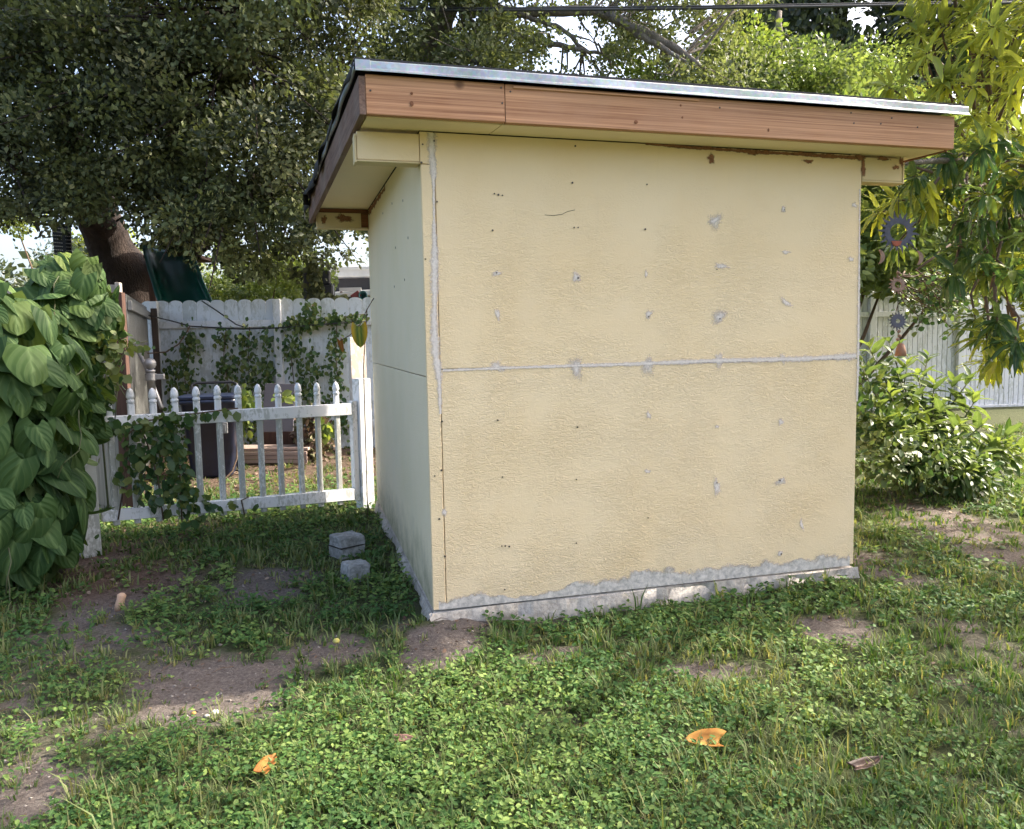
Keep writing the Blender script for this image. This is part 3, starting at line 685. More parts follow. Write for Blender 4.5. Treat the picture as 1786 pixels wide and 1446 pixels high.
lbox('post_cap', m_vinyl, -.092, .042, -.067, .067, 1.19, 1.205, bevel=.003).parent = pf.children[-2]
lbox('post', m_vinyl, 2.155, 2.275, -.06, .06, -.1, 1.16)
lbox('stile', m_vinyl, 2.097, 2.150, -.03, .03, b0_(2.1)-.01, t1(2.1)+.02)
PX = [187, 226, 265, 303, 341, 378, 414, 449, 484, 519, 552, 585]; PTOP = [680, 677, 677, 676, 674, 672, 671, 670, 670, 668, 667, 666]
tipm = MB().lathe([(.024, 0), (.028, .003), (.028, .020), (.021, .026), (.021, .030), (.029, .040), (.029, .052), (.025, .078), (.015, .100), (.003, .110)], 12).mesh('picket_tip', True); tipm.materials.append(m_vinyl)
for x, y in zip(PX, PTOP):
    s, zt = fp(x, y); jig = random.uniform(-.006, .006)
    zb = max(.02, b0_(s)-.035)
    p = MB().box((s-.022, -.019, t1(s)-.004), (s+.022, .019, zt-.108)).obj('picket', m_vinyl, pf, False, .006, world=False)
    MB().box((s-.0225+jig, -.0175, zb), (s+.0205+jig, .0175, t0(s)+.012)).obj('lower_shaft', m_vinyl_dirty, p, False, .005, world=False)
    q = place('picket_tip', tipm, p, None, False); q.location = (s, 0, zt-.108); q.rotation_euler = (0, 0, random.uniform(0, 1))

# ------------------------------------------------------------------ back fences
def board_mesh(w_, h, th, arc, m, grooves=1):
    out = []; n = 8
    out.append((-w_/2, 0, 0)); out.append((w_/2, 0, 0))
    if arc > 0:
        for k in range(n+1):
            a = math.pi*k/n; out.append((w_/2*math.cos(a), 0, h-arc+arc*math.sin(a)))
    else: out += [(w_/2, 0, h), (-w_/2, 0, h)]
    mb = MB().prism(out, (0, th, 0)); me = mb.mesh('board'); me.materials.append(m); return me
# scalloped white fence
A1, B1 = at(262, 525, 10.9), at(640, 523, 10.9)
BD = (B1-A1)[:2]; BL = np.linalg.norm(BD); BD /= BL; bz = math.atan2(BD[1], BD[0])
wf = thing('privacy_fence', 'tall white fence of round-topped boards overgrown by small-leaved ivy', 'fence', (A1[0], A1[1], -.1), bz)
hB = A1[2]+.1; bw = .195
bm1 = board_mesh(bw-.006, hB, .02, .055, m_fence_white)
nb = int((BL+2.6)/bw)
for i in range(-1, nb):
    q = place('board', bm1, wf, None, False); q.location = (.06+i*bw+bw/2, random.uniform(0, .006), 0)
for s in [(x-262)/(640-262)*BL for x in (270, 484)]+[3.05+1.74]:
    MB().box((s-.055, -.075, 0), (s+.055, -.004, hB-.01)).obj('post', m_fence_pale, wf, False, .006, world=False)
zr = at(300, 567, 10.9)[2]+.1
for z in (zr, .35):
    x0 = .0
    for s in [(270-262)/378*BL, (484-262)/378*BL, 4.79]:
        if s > x0+.2: MB().box((x0+.056, -.05, z-.05), (s-.056, -.003, z+.05)).obj('rail', m_fence_pale, wf, False, .005, world=False)
        x0 = s
# grooved fence beyond the mango
A2, B2 = at(1420, 513, 14.6), at(1800, 503, 15.2)
CD = (B2-A2)[:2]; CL = np.linalg.norm(CD); CD /= CL; cz_ = math.atan2(CD[1], CD[0])
rf = thing('privacy_fence', 'pale grooved fence standing behind the mango tree and the bush', 'fence', (A2[0], A2[1], -.1), cz_)
hC = A2[2]+.1; cw = .105
cm = board_mesh(cw-.014, hC-.06, .02, 0, m_fence_pale)
nbc = int((CL+2.2)/cw)
for i in range(-12, nbc):
    q = place('board', cm, rf, None, False); q.location = (i*cw, random.uniform(0, .004), .03)
MB().box((-12*cw, .021, .05), (nbc*cw, .03, hC-.05)).obj('backing_sheet', m_fence_pale, rf, False, 0, world=False)
for x in (1517, 1672, 1842):
    s = (x-1420)/380*CL
    MB().box((s-.065, -.09, 0), (s+.065, -.006, hC+.01)).obj('post', m_fence_pale, rf, False, .006, world=False)
    MB().box((s-.075, -.10, hC+.01), (s+.075, .004, hC+.035)).obj('post_cap', m_fence_pale, rf, False, .006, world=False)
for z, hh in ((at(1620, 547, 14.9)[2]+.1, .05), (at(1760, 712, 15.1)[2]+.1, .06), (hC-.035, .045)):
    MB().box((-12*cw, -.06, z-hh), (nbc*cw, -.005, z+hh)).obj('rail', m_fence_pale, rf, False, .005, world=False)
# white return panel painted grey for shade and wooden fence along the side
G0, G1 = at(222, 533, 8.3), at(256, 530, 10.8)
gd = (G1-G0)[:2]; gl = np.linalg.norm(gd); gd /= gl
gf = thing('board_fence', 'white board fence coloured grey for shade, running back to the white scalloped fence', 'fence', (G0[0], G0[1], -.1), math.atan2(gd[1], gd[0]))
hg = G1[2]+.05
gm = board_mesh(.155, hg, .02, 0, m_fence_shade)
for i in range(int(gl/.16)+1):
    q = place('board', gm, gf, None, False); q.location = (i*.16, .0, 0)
for z in (hg-.12, .4): MB().box((-.05, -.05, z-.05), (gl+.05, -.004, z+.05)).obj('rail', m_fence_shade, gf, False, .004, world=False)
MB().box((gl-.16, -.13, 0), (gl-.05, -.052, hg-.02)).obj('post', m_darkpost, gf, False, .004, world=False)
K0, K1 = at(-160, 482, 6.6), at(190, 497, 6.9)
kd = (K1-K0)[:2]; kl = np.linalg.norm(kd); kd /= kl
kf = thing('plank_fence', 'weathered grey plank fence behind the heart-leaf vine', 'fence', (K0[0], K0[1], -.1), math.atan2(kd[1], kd[0]))
hk = K1[2]+.1
km = board_mesh(.136, hk, .022, 0, m_plank)
for i in range(int(kl/.142)+1):
    q = place('plank', km, kf, None, False); q.location = (i*.142, random.uniform(0, .006), random.uniform(-.03, .01))
MB().box((kl+.055, -.03, 0), (kl+.095, .05, hk+.02)).obj('end_strip', m_plank, kf, False, .003, world=False)
for z in (.45, 1.5): MB().box((0, .025, z-.045), (kl+.1, .07, z+.045)).obj('rail', m_plank, kf, False, .003, world=False)
P = at(212, 640, 6.95)
bp = thing('wooden_post', 'dark brown wooden post at the end of the grey plank fence', 'post', (P[0], P[1], -.1), math.atan2(kd[1], kd[0]))
MB().box((-.055, -.05, 0), (.055, .05, at(212, 511, 6.95)[2]+.1)).obj('shaft', m_brown, bp, False, .004, world=False)
P = at(624, 640, 7.4)
pp = thing('peeling_post', 'broad white post with peeling paint between picket fence and shed corner', 'post', (P[0], P[1], -.1), fz)
MB().box((-.085, -.02, 0), (.085, .03, at(624, 588, 7.4)[2]+.1)).obj('shaft', m_peel, pp, False, .004, world=False)

# ------------------------------------------------------------------ things behind the picket fence
P = at(268, 740, 8.6); zt = at(268, 632, 8.6)[2]
gp = thing('gate_post', 'grey metal pipe post with a ball on top, behind the picket fence', 'post', (P[0], P[1], -.1))
MB().lathe([(.044, 0), (.044, zt-.01), (.052, zt-.005), (.052, zt+.02)], 14).obj('pipe', m_grey_metal, gp, True, world=False)
MB().lathe([(.02, zt+.02), (.05, zt+.04), (.066, zt+.075), (.064, zt+.105), (.045, zt+.135), (.01, zt+.147)], 14).obj('ball_cap', m_grey_metal, gp, True, world=False)
MB().box((.03, -.03, zt-.09), (.14, .03, zt-.03)).lathe([(.058, zt-.10), (.058, zt-.02)], 14).obj('clamp', m_grey_metal, gp, False, .004, world=False)
# wheelie bin
P = at(375, 842, 8.9)
wb = thing('wheelie_bin', 'dark navy wheelie bin standing behind the picket fence', 'wheelie bin', (P[0], P[1], -.09), bz+.25)
hb_ = .88
def rr(wx, wy, r=.05, n=4):
    out = []
    for cx, cy, a0 in ((wx-r, wy-r, 0), (-wx+r, wy-r, 90), (-wx+r, -wy+r, 180), (wx-r, -wy+r, 270)):
        for k in range(n+1):
            a = math.radians(a0+90*k/n); out.append((cx+r*math.cos(a), cy+r*math.sin(a)))
    return out
mb = MB(); secs = [(.21, .22, .0, .07), (.225, .235, .03, .07), (.285, .30, hb_-.05, .07), (.305, .32, hb_-.045, .07), (.305, .32, hb_, .07)]
n_ = 20
for wx, wy, z, r in secs: mb.v += [(x, y, z) for x, y in rr(wx, wy, r)]
for i in range(len(secs)-1):
    for k in range(n_): mb.f.append((i*n_+k, i*n_+(k+1) % n_, (i+1)*n_+(k+1) % n_, (i+1)*n_+k))
mb.f += [tuple(range(n_))[::-1], tuple((len(secs)-1)*n_+k for k in range(n_))]
mb.obj('body', m_navy, wb, True, world=False)
MB().prism([(x, y, hb_+.004) for x, y in rr(.315, .33, .07)], (0, 0, .035)).obj('lid', m_navy, wb, False, .006, world=False)
MB().tube([(-.25, .34, hb_-.02), (-.25, .42, hb_+.14), (-.2, .43, hb_+.16), (.2, .43, hb_+.16), (.25, .42, hb_+.14), (.25, .34, hb_-.02)], .017, 8).obj('handle', m_black, wb, True, world=False)
for sx in (-1, 1): MB().lathe([(.03, -.025), (.09, -.025), (.10, -.01), (.10, .01), (.09, .025), (.03, .025)], 16, o=(sx*.255, .27, .10), R=[[0, 0, 1], [0, 1, 0], [-1, 0, 0]]).obj('wheel', m_black, wb, True, world=False)
MB().box((.09, -.318, .50), (.20, -.283, .62)).box((.11, -.323, .52), (.18, -.3185, .60)).obj('plate', m_grey_metal, wb, False, .003, world=False)
P0 = at(418, 800, 8.7)
tag(MB().tube([at(414, 770, 8.7), at(413, 800, 8.7), at(405, 822, 8.65), at(392, 836, 8.6), at(375, 842, 8.55)], .010, 7).obj('garden_hose', m_twig, None, True), 'tan hose curving down beside the navy bin', 'hose')
# bench
P = at(475, 826, 9.8); sc = 9.8/F_PX
bn = thing('wooden_bench', 'low pinkish wooden bench in front of the ivy fence', 'bench', (P[0], P[1], -.1), bz-.06)
bw2 = 1.06*.5; sh = at(475, 778, 9.8)[2]+.1
for k in range(3): MB().box((-bw2, -.17+k*.12, sh-.035), (bw2, -.06+k*.12, sh)).obj('seat_slat', m_bench, bn, False, .005, world=False)
for k in range(3): MB().box((-bw2+.01, -.190+.004*k, sh-.088-k*.050), (bw2-.01, -.172, sh-.042-k*.050)).obj('apron_board', m_bench, bn, False, .004, world=False)
for sx in (-1, 1): MB().box((sx*.40-.09, -.150, 0), (sx*.40+.09, .15, sh-.19)).obj('leg', m_bench, bn, False, .006, world=False)
P = at(484, 752, 10.2); 
pn = thing('cardboard_panel', 'dark grey board leaning between the bench and the ivy fence', 'board', (P[0], P[1], -.1), bz)
MB().hexa([(-.20, -.05, .35), (.22, -.05, .35), (.22, -.02, .35), (-.20, -.02, .35), (-.20, .20, .98), (.20, .20, .96), (.20, .23, .96), (-.20, .23, .98)]).obj('sheet', m_house, pn, False, .004, world=False)
MB().hexa([(-.24, -.05, 0), (.26, -.05, 0), (.26, .06, 0), (-.24, .06, 0), (-.24, -.05, .345), (.26, -.05, .345), (.26, .06, .345), (-.24, .06, .345)]).obj('foot_box', m_brown, pn, False, .004, world=False)
# leaning pole, wires on the fence
tag(MB().tube([at(228, 585, 8.9), at(258, 648, 8.7), at(282, 712, 8.5)], .022, 8).obj('leaning_pole', m_grey_metal, None, True), 'thin grey pole leaning against the white fence coloured grey for shade', 'pole')
tag(MB().tube([at(225, 540, 8.6), at(262, 551, 10.6), at(300, 560, 10.7), at(332, 569, 10.75), at(420, 574, 10.75), at(484, 572, 10.68), at(560, 566, 10.7), at(640, 560, 10.75)], .010, 6).obj('fence_wire', m_wire, None, True), 'black wire strung along the upper rail of the ivy fence', 'wire')
tag(MB().tube([at(352, 525, 10.85), at(378, 542, 10.75), at(412, 566, 10.72), at(425, 570, 10.72)], .009, 6).obj('fence_wire', m_wire, None, True), 'black wire slanting down over the scallops from the slide', 'wire')
tag(MB().tube([at(240, 618, 10.2), at(262, 616, 10.6), at(290, 614, 10.7), at(312, 600, 10.72), at(325, 580, 10.72), at(332, 569, 10.74)], .010, 6).obj('vine_stem', m_twig, None, True), 'bare brown vine stem looping over the first fence post', 'vine')

# slide beyond the fence
def slide():
    c = [at(293, 428, 12.9), at(298, 450, 12.7), at(305, 475, 12.4), at(316, 505, 12.1), at(330, 540, 11.9), at(345, 590, 11.5)]
    root = thing('playground_slide', 'dark green plastic slide rising behind the white scalloped fence', 'slide', (c[-1][0], c[-1][1], -.1))
    ts = np.linspace(0, 1, 26); cs = np.array(c); k = np.linspace(0, 1, len(c))
    ce = np.stack([np.interp(ts, k, cs[:, i]) for i in range(3)], 1)
    mb = MB(); n = 14
    for i, p in enumerate(ce):
        t = ce[min(i+1, 25)]-ce[max(i-1, 0)]; t /= np.linalg.norm(t)
        u = CR - t*(CR@t); u /= np.linalg.norm(u); v = np.cross(u, t); v *= np.sign(v@np.array([0, 0, 1.]))
        ring = []
        for q in range(n+1):
            a = math.pi*(q/n); ring.append(p+u*(-.31*math.cos(a))+v*(.17-.25*math.sin(a)))
        ring += [p+u*.36+v*.17, p+u*.36+v*.13]; ring = [p-u*.36+v*.13, p-u*.36+v*.17]+ring
        mb.v += [tuple(x) for x in ring]
    m_ = n+5
    for i in range(25):
        for q in range(m_-1): mb.f.append((i*m_+q, i*m_+q+1, (i+1)*m_+q+1, (i+1)*m_+q))
    o = mb.obj('chute', m_green_plastic, root, True); o.modifiers.new('thick', 'SOLIDIFY').thickness = .012
    top = ce[0]
    MB().tube([top+CR*-.36+np.array([0, 0, .18]), top+CR*-.36+np.array([0, .05, .55]), top+CR*.36+np.array([0, .05, .55]), top+CR*.36+np.array([0, 0, .18])], .03, 8).obj('entry_bar', m_green_plastic, root, True)
    for s in (-.34, .34): MB().box((-.05, -.05, -.1), (.05, .05, top[2]+.1), o=(top[0]+CR[0]*s, top[1]+.2+CR[1]*s, 0)).obj('post', m_brown, root, False, .005)
    MB().box((-.45, .05, top[2]-.2), (.45, .9, top[2]-.14), R=[[CR[0], -CR[1], 0], [CR[1], CR[0], 0], [0, 0, 1]], o=(top[0], top[1], 0)).obj('platform', m_brown, root, False, .005)
slide()
# lattice panel on a pole
def lattice():
    a, b, c, d = at(89, 388, 12.0), at(123, 391, 12.0), at(126, 472, 12.0), at(97, 470, 12.0)
    root = thing('lattice_panel', 'black panel with rows of white dashes hanging high beside the big trunk', 'panel', (*((c+d)/2)[:2], -.1))
    n = CF*.02
    MB().hexa([d, c, c+n, d+n, a, b, b+n, a+n]).obj('backing', m_black, root, False, .003)
    for k in range(13):
        t = (k+.5)/13; L = a+(d-a)*t-n*.3; R_ = b+(c-b)*t-n*.3; e = (d-a)/13*.10
        mb = MB()
        for j in range(9):
            p0 = L+(R_-L)*(j+.12)/9; p1 = L+(R_-L)*(j+.80)/9
            mb.hexa([p0+e, p1+e, p1+e+n*.2, p0+e+n*.2, p0-e, p1-e, p1-e+n*.2, p0-e+n*.2])
        mb.obj('dash_row', m_white, root)
    m0 = (c+d)/2+n*2.5
    MB().tube([(m0[0], m0[1], -.1), m0, (a+b)/2+n*2.5], .03, 8).obj('pole', m_black, root, True)
    MB().hexa([at(108, 400, 11.95), at(113, 402, 11.95), at(118, 468, 11.95), at(112, 468, 11.95), at(108, 400, 11.9), at(113, 402, 11.9), at(118, 468, 11.9), at(112, 468, 11.9)]).obj('strap', m_black, root)
lattice()
# black cart, table with pot and red block
P = at(552, 540, 12.6)
ct = thing('tool_cart', 'black upright cart standing behind the white scalloped fence with a vine over it', 'cart', (P[0], P[1], -.1), -.15)
zt = at(552, 472, 12.6)[2]+.1; zm = at(552, 497, 12.6)[2]+.1
MB().box((-.20, 0, .15), (.27, .35, zm)).obj('body', m_black, ct, False, .02, world=False)
for s0, s1 in ((-.20, -.06), (.10, .24)): MB().box((s0, .02, zm+.001), (s1, .10, zt)).obj('back_post', m_black, ct, False, .025, world=False)
MB().box((-.06, .04, zt-.12), (.10, .08, zt-.02)).obj('crossbar', m_black, ct, False, .006, world=False)
MB().tube([(.275, .02, zm), (.275, .02, zm-.5)], .012, 6).obj('edge_rod', m_grey_metal, ct, world=False)
for s in (-.14, .2): MB().lathe([(.02, -.02), (.075, -.02), (.075, .02), (.02, .02)], 12, o=(s, .17, .075), R=[[0, 0, 1], [0, 1, 0], [-1, 0, 0]]).obj('wheel', m_black, ct, True, world=False)
P = at(612, 523, 12.4); zt = P[2]+.1
tb = thing('potting_table', 'table with pale back slats behind the fence beside the black cart', 'table', (P[0], P[1], -.1), bz)
MB().box((-.35, -.2, zt-.09), (.45, .25, zt-.055)).obj('tabletop', m_bench, tb, False, .004, world=False)
for sx in (-.32, .42):
    for sy in (-.17, .22): MB().box((sx-.025, sy-.025, 0), (sx+.025, sy+.025, zt-.092)).obj('leg', m_bench, tb, False, .003, world=False)
z1 = at(600, 503, 12.4)[2]+.1; z2 = at(600, 510, 12.4)[2]+.1
MB().box((-.24, .26, z1-.03), (.12, .30, z1+.03)).obj('back_slat', m_white, tb, False, .004, world=False)
MB().box((-.24, .26, z2-.025), (.08, .30, z2+.012)).obj('back_slat', m_white, tb, False, .004, world=False)
for sx in (-.22, .05): MB().box((sx-.02, .305, zt-.3), (sx+.02, .33, z1+.03)).obj('upright', m_bench, tb, False, .003, world=False)
P = at(633, 515, 12.3)
pt = thing('plant_pot', 'teal plastic pot lying on its side, open mouth showing, above the white fence', 'pot', P)
Rm = np.stack([CR, CU, -CF], 1)
MB().lathe([(.045, -.16), (.062, 0), (.070, 0), (.070, .018), (.058, .018), (.042, -.14)], 16, R=Rm).obj('pot_body', m_teal, pt, True, world=False)
P = at(621, 516, 12.35)
tag(MB().box((-.075, -.05, -.03), (.075, .05, .035), R=Rm@np.array([[.82, -.57, 0], [.57, .82, 0], [0, 0, 1]]), o=P).obj('brick', m_red, None, False, .006), 'faded red brick tilted beside the teal pot', 'brick')

# neighbour's house
P = at(620, 560, 22)
hs = thing('house', 'dark grey neighbour house with a flat white fascia seen over the white fence', 'house', (P[0], P[1], -.1), bz-.03)
zf0, zf1 = at(620, 486, 22)[2]+.1, at(620, 470, 22)[2]+.1
xl = -(620-495)*22/F_PX
MB().box((xl, 0, 0), (5.5, 6, zf0)).obj('wall', m_house, hs, False, .01, world=False)
r = MB().box((xl-.5, -.45, zf0+.002), (6, 6.4, zf1)).obj('roof', m_white, hs, False, .02, world=False)
MB().box((xl-.5, -.475, zf1-.07), (6, -.452, zf1+.02)).obj('gutter', m_white, r, False, .006, world=False)
z0, z1 = at(560, 520, 21)[2]+.1, at(560, 507, 21)[2]+.1
MB().hexa([(xl-.75, -1.3, z0-.15), (1.2, -1.3, z0+.05), (1.2, -.02, z0+.15), (xl-.6, -.02, z0), (xl-.75, -1.3, z1-.20), (1.2, -1.3, z1), (1.2, -.02, z1+.1), (xl-.6, -.02, z1-.05)]).obj('porch_roof', m_white, hs, False, .01, world=False)
MB().box((xl-.3, -1.2, 0), (xl+.15, -1.05, z0-.16)).obj('porch_column', m_house_pale, hs, False, .01, world=False)
for x in (.2, 1.9):
    f = MB().box((x, -.03, zf0-1.5), (x+1.0, -.002, zf0-.45)).obj('window', m_white, hs, False, .01, world=False)
    MB().box((x+.07, -.04, zf0-1.43), (x+.93, -.032, zf0-.52)).obj('pane', m_glass, f, False, .004, world=False)

# power cable
pts = [at(-900+i*160, 8+10*math.sin((i-3)*.22)-.9*max(0, i-12), 12.0) for i in range(24)]
pc = thing('power_cable', 'black double power cable stretched across the treetops', 'cable', pts[0])
MB().tube(pts, .022, 8).obj('strand', m_cable, pc, True)
MB().tube([p+np.array([0, .03, .045]) for p in pts], .014, 8).obj('strand', m_cable, pc, True)

# ------------------------------------------------------------------ foliage machinery
def nrm(v): return v/(np.linalg.norm(v, axis=-1, keepdims=True)+1e-9)
def frames(Yd, Zd):
    Y_ = nrm(Yd); X_ = nrm(np.cross(Y_, Zd)); Z_ = np.cross(X_, Y_); return X_, Y_, Z_
T_TINY = (np.array([(0, 0, 0), (.32, .55, .06), (0, 1, -.05), (-.32, .55, .06)]), np.array([(0, 1, 2), (0, 2, 3)]), np.array([0, 1, 0, 1]))
T_LEAF = (np.array([(0, 0, 0), (0, .35, -.03), (0, .7, -.04), (0, 1, -.10), (.27, .30, .05), (.24, .66, .03), (-.27, .30, .05), (-.24, .66, .03)]),
          np.array([(0, 4, 1), (1, 4, 5), (1, 5, 2), (2, 5, 3), (0, 1, 6), (1, 7, 6), (1, 2, 7), (2, 3, 7)]), np.array([0, 0, 0, 0, 1, 1, 1, 1]))
def lance(width=.13, droop=.25, wave=.02):
    rows = [0, .12, .3, .5, .7, .87, 1]; V = []; rb = []
    for i, t in enumerate(rows):
        wd = width*(math.sin(math.pi*min(1, t**.8))**.8 if 0 < t < 1 else 0.0)+.002
        z = -droop*t*t
        V += [(-wd, t, z+wd*.35+wave*(-1)**i), (0, t, z), (wd, t, z+wd*.35-wave*(-1)**i)]; rb += [1, 0, 1]
    F = []
    for i in range(len(rows)-1):
        a = i*3
        for k in (0, 1): F += [(a+k, a+k+1, a+k+4), (a+k, a+k+4, a+k+3)]
    return np.array(V), np.array(F), np.array(rb)
T_LANCE = lance(.105, .32)
T_BUSH = lance(.17, .22, .012)
def heart(droop=.30, cup=.10, wide=.66):
    vs = np.array([0, .08, .2, .36, .54, .72, .88, 1.0]); us = np.array([-1, -.62, -.28, 0, .28, .62, 1]); V = []; rb = []; vn = []
    for v in vs:
        wd = wide*((v+.12)**.42)*((1-v)**.72)*1.32 + .004
        for u in us:
            x = u*wd; y = v-.26*abs(u)**1.3*(1-v)**2.2
            z = -droop*v*v-cup*abs(u)**1.5*wd+.05*wd*(1-abs(abs(u)-.5)*2)
            V.append((x, y, z)); rb.append(abs(u)*wd*2.2); vn.append((v-abs(u)*.75)*21)
    n = len(us); F = []
    for i in range(len(vs)-1):
        for k in range(n-1):
            a = i*n+k; F += [(a, a+1, a+n+1), (a, a+n+1, a+n)]
    return np.array(V), np.array(F), np.array(rb), np.array(vn)
def scatter(name, T, pos, Yd, Zd, size, tint, m, parent=None, width=None, smooth=False, kind=None, dsize=None):
    Tv, Tf, Tr = T[:3]; n = len(pos); k = len(Tv)
    X_, Y_, Z_ = frames(Yd, Zd); size = np.broadcast_to(size, (n,)); wd = np.ones(n) if width is None else width
    V = pos[:, None]+size[:, None, None]*(Tv[None, :, 0:1]*wd[:, None, None]*X_[:, None]+Tv[None, :, 1:2]*Y_[:, None]+Tv[None, :, 2:3]*Z_[:, None])
    Fa = (Tf[None]+(np.arange(n)*k)[:, None, None]).reshape(-1, 3)
    A = {'tint': np.repeat(tint, k)}
    if len(T) > 2 and T is not T_TINY: A['rib'] = np.tile(Tr, n)
    if len(T) > 3: A['vein'] = np.tile(T[3], n)
    o = place(name, np_mesh(name, V.reshape(-1, 3), Fa, m, A, smooth), parent)
    if kind: o['kind'] = kind
    return o
def clump_leaves(C, R_, cnt, spread=.6):
    """leaf positions in clumps: denser to the outer shell; also the outward direction"""
    idx = np.repeat(np.arange(len(C)), cnt); n = len(idx)
    d = nrm(rng.normal(0, 1, (n, 3))); r = rng.uniform(0, 1, n)**.5
    d2 = d*np.array([1, 1, .75])
    return C[idx]+d2*(r*R_[idx])[:, None], d, idx
def crown(name, C, R_, cnt, size, m, parent, tint0=.35, tint_var=.25, T=T_TINY, light=0.0, droop=.1, carve=None, kind=None, smooth=False):
    pos, d, idx = clump_leaves(C, R_, cnt)
    if carve is not None:
        keep = carve(pos); pos, d, idx = pos[keep], d[keep], idx[keep]
    n = len(pos)
    Yd = d+rng.normal(0, .7, (n, 3))+np.array([0, 0, -droop]); Zd = rng.normal(0, .34, (n, 3))+np.array([0, 0, .8])+.4*d+rng.normal(0, .65, (len(C), 3))[idx]; Yd = Yd+rng.normal(0, .5, (len(C), 3))[idx]
    ct_ = rng.normal(0, tint_var*.6, len(C))
    tint = np.clip(tint0+ct_[idx]+rng.normal(0, tint_var*.38, n)+light*(rng.random(n) < .04), 0, 1)
    return scatter(name, T, pos, Yd, Zd, size*rng.uniform(.65, 1.3, n), tint, m, parent, None, smooth, kind)
def px_of(P):
    d = P-CO; z = np.maximum(d@CF, .1); return 893+F_PX*(d@CR)/z, 723-F_PX*(d@CU)/z, z
def carver(holes):
    H_ = np.array(holes, float)
    def f(pos):
        x, y, _ = px_of(pos); keep = np.ones(len(pos), bool)
        for hx, hy, r, pr in H_:
            q = np.hypot(x-hx, y-hy)/r
            ang = np.arctan2(y-hy, x-hx); q = q/(1+.3*np.sin(3*ang+hx)+.2*np.sin(5*ang+hy))
            keep &= ~((q < 1) & (rng.random(len(pos)) < pr))
        return keep
    return f
def region(n, x0, x1, y0, y1, d0, d1, ok):
    out = []
    while len(out) < n:
        k = n*3
        a = rng.uniform(x0, x1, k); b = rng.uniform(y0, y1, k); d = rng.uniform(d0, d1, k)
        m_ = ok(a, b, d)
        for x, y, z in zip(a[m_], b[m_], d[m_]):
            P = at(x, y, z)
            if P[2] > 0: out.append(P)
    return np.array(out[:n])
def twigs(name, C, R_, anchors, m, parent, frac=.4, r=.012):
    mb = MB(); anchors = np.asarray(anchors)
    for c in C:
        if random.random() > frac: continue
        a = anchors[np.argmin(np.linalg.norm(anchors-c, axis=1))]
        L = np.linalg.norm(c-a)
        if L > 2.5: a = c+(a-c)/L*2.5
        mid = (a+c)/2+rng.normal(0, .10, 3); mb.tube([a, mid, c, c+(c-mid)*.4], [r*1.8, r*1.2, r*.8, r*.3], 4, False)
    if mb.v:
        o = mb.obj(name, m, parent, True); o['kind'] = 'stuff'; return o
def limb(pts, radii, k=24, jit=.04):
    P = np.array(pts); t = np.linspace(0, 1, len(P)); T_ = np.linspace(0, 1, k)
    # smooth polyline
    out = np.stack([np.interp(T_, t, P[:, i]) for i in range(3)], 1)
    for _ in range(3): out[1:-1] = (out[:-2]+2*out[1:-1]+out[2:])/4
    out[1:-1] += rng.normal(0, jit*.25, (k-2, 3)); r = np.interp(T_, np.linspace(0, 1, len(radii)), radii)
    return out, r*(1+.06*np.sin(T_*23))

# ------------------------------------------------------------------ big oak behind the slide
ok_root = thing('oak_tree', 'huge dark oak with a leaning trunk behind the slide, crown above the picket fence', 'tree', (*at(262, 600, 13.2)[:2], -.1))
LB = [limb([at(250, 640, 14.2), at(240, 560, 14.2), at(232, 505, 14.2), at(212, 465, 14.2), at(188, 420, 14.), at(172, 380, 13.8), at(160, 330, 12.8), at(120, 230, 12.4), at(60, 100, 12)], [.62, .50, .45, .44, .40, .34, .30, .22, .12]),
      limb([at(240, 540, 14.4), at(285, 475, 14.4), at(318, 420, 14.2), at(330, 330, 13.6), at(300, 180, 12), at(310, 40, 11.5)], [.42, .34, .30, .26, .18, .09]),
      limb([at(320, 440, 13), at(390, 380, 12.4), at(470, 300, 11.8), at(560, 200, 11.2)], [.22, .17, .12, .06]),
      limb([at(185, 400, 13), at(100, 330, 12.0), at(0, 260, 11), at(-120, 200, 10.4)], [.22, .17, .12, .06]),
      limb([at(325, 360, 12.8), at(380, 240, 11.4), at(420, 120, 10.2), at(400, 0, 9.6)], [.18, .14, .10, .05])]
mb = MB()
for p_, r_ in LB[:2]: mb.tube(p_, r_, 14)
mb.obj('trunk', m_bark, ok_root, True)
for p_, r_ in LB[2:]: MB().tube(p_, r_, 10).obj('limb', m_bark, ok_root, True)
anch = np.concatenate([p for p, _ in LB])
def low_edge(x): return np.interp(x, [-700, -60, 0, 60, 130, 215, 260, 330, 380, 450, 520, 580, 640, 760], [430, 400, 392, 385, 372, 372, 405, 430, 450, 440, 425, 412, 400, 200])
def ok_oak(a, b, d): return (b < low_edge(a)) & ((a < 640) | (b < 120+(760-a)))
HO = [(30,425,40,.85),(15,400,20,.8),(85,445,20,.7),(150,400,14,.7),(200,385,16,.85),(212,405,12,.7),(330,350,9,.9),(365,462,26,.85),(352,500,16,.8),(420,415,16,.7),(455,398,12,.6),(560,422,16,.85),(610,412,20,.9),(590,445,18,.8),(625,430,18,.9),(430,188,7,.8),(410,215,6,.8),(520,300,8,.6),(380,430,12,.7),(500,400,14,.7)]
C = np.concatenate([region(420, -120, 660, -120, 470, 8.6, 10.6, ok_oak), region(330, -200, 680, -150, 470, 10.6, 13.5, ok_oak), region(170, -650, 660, -900, -100, 8.6, 12.5, lambda a, b, d: a < 700), region(70, -650, -120, -100, 420, 9, 12, ok_oak)])
R_ = rng.uniform(.22, .50, len(C))
cn = (rng.uniform(180, 290, len(C))*(R_/.38)**2).astype(int)
crown('crown', C, R_, cn, .072, m_oak, ok_root, .34, .50, light=.6, carve=carver(HO))
twigs('twig', C, R_, anch, m_bark, ok_root, .35, .014)
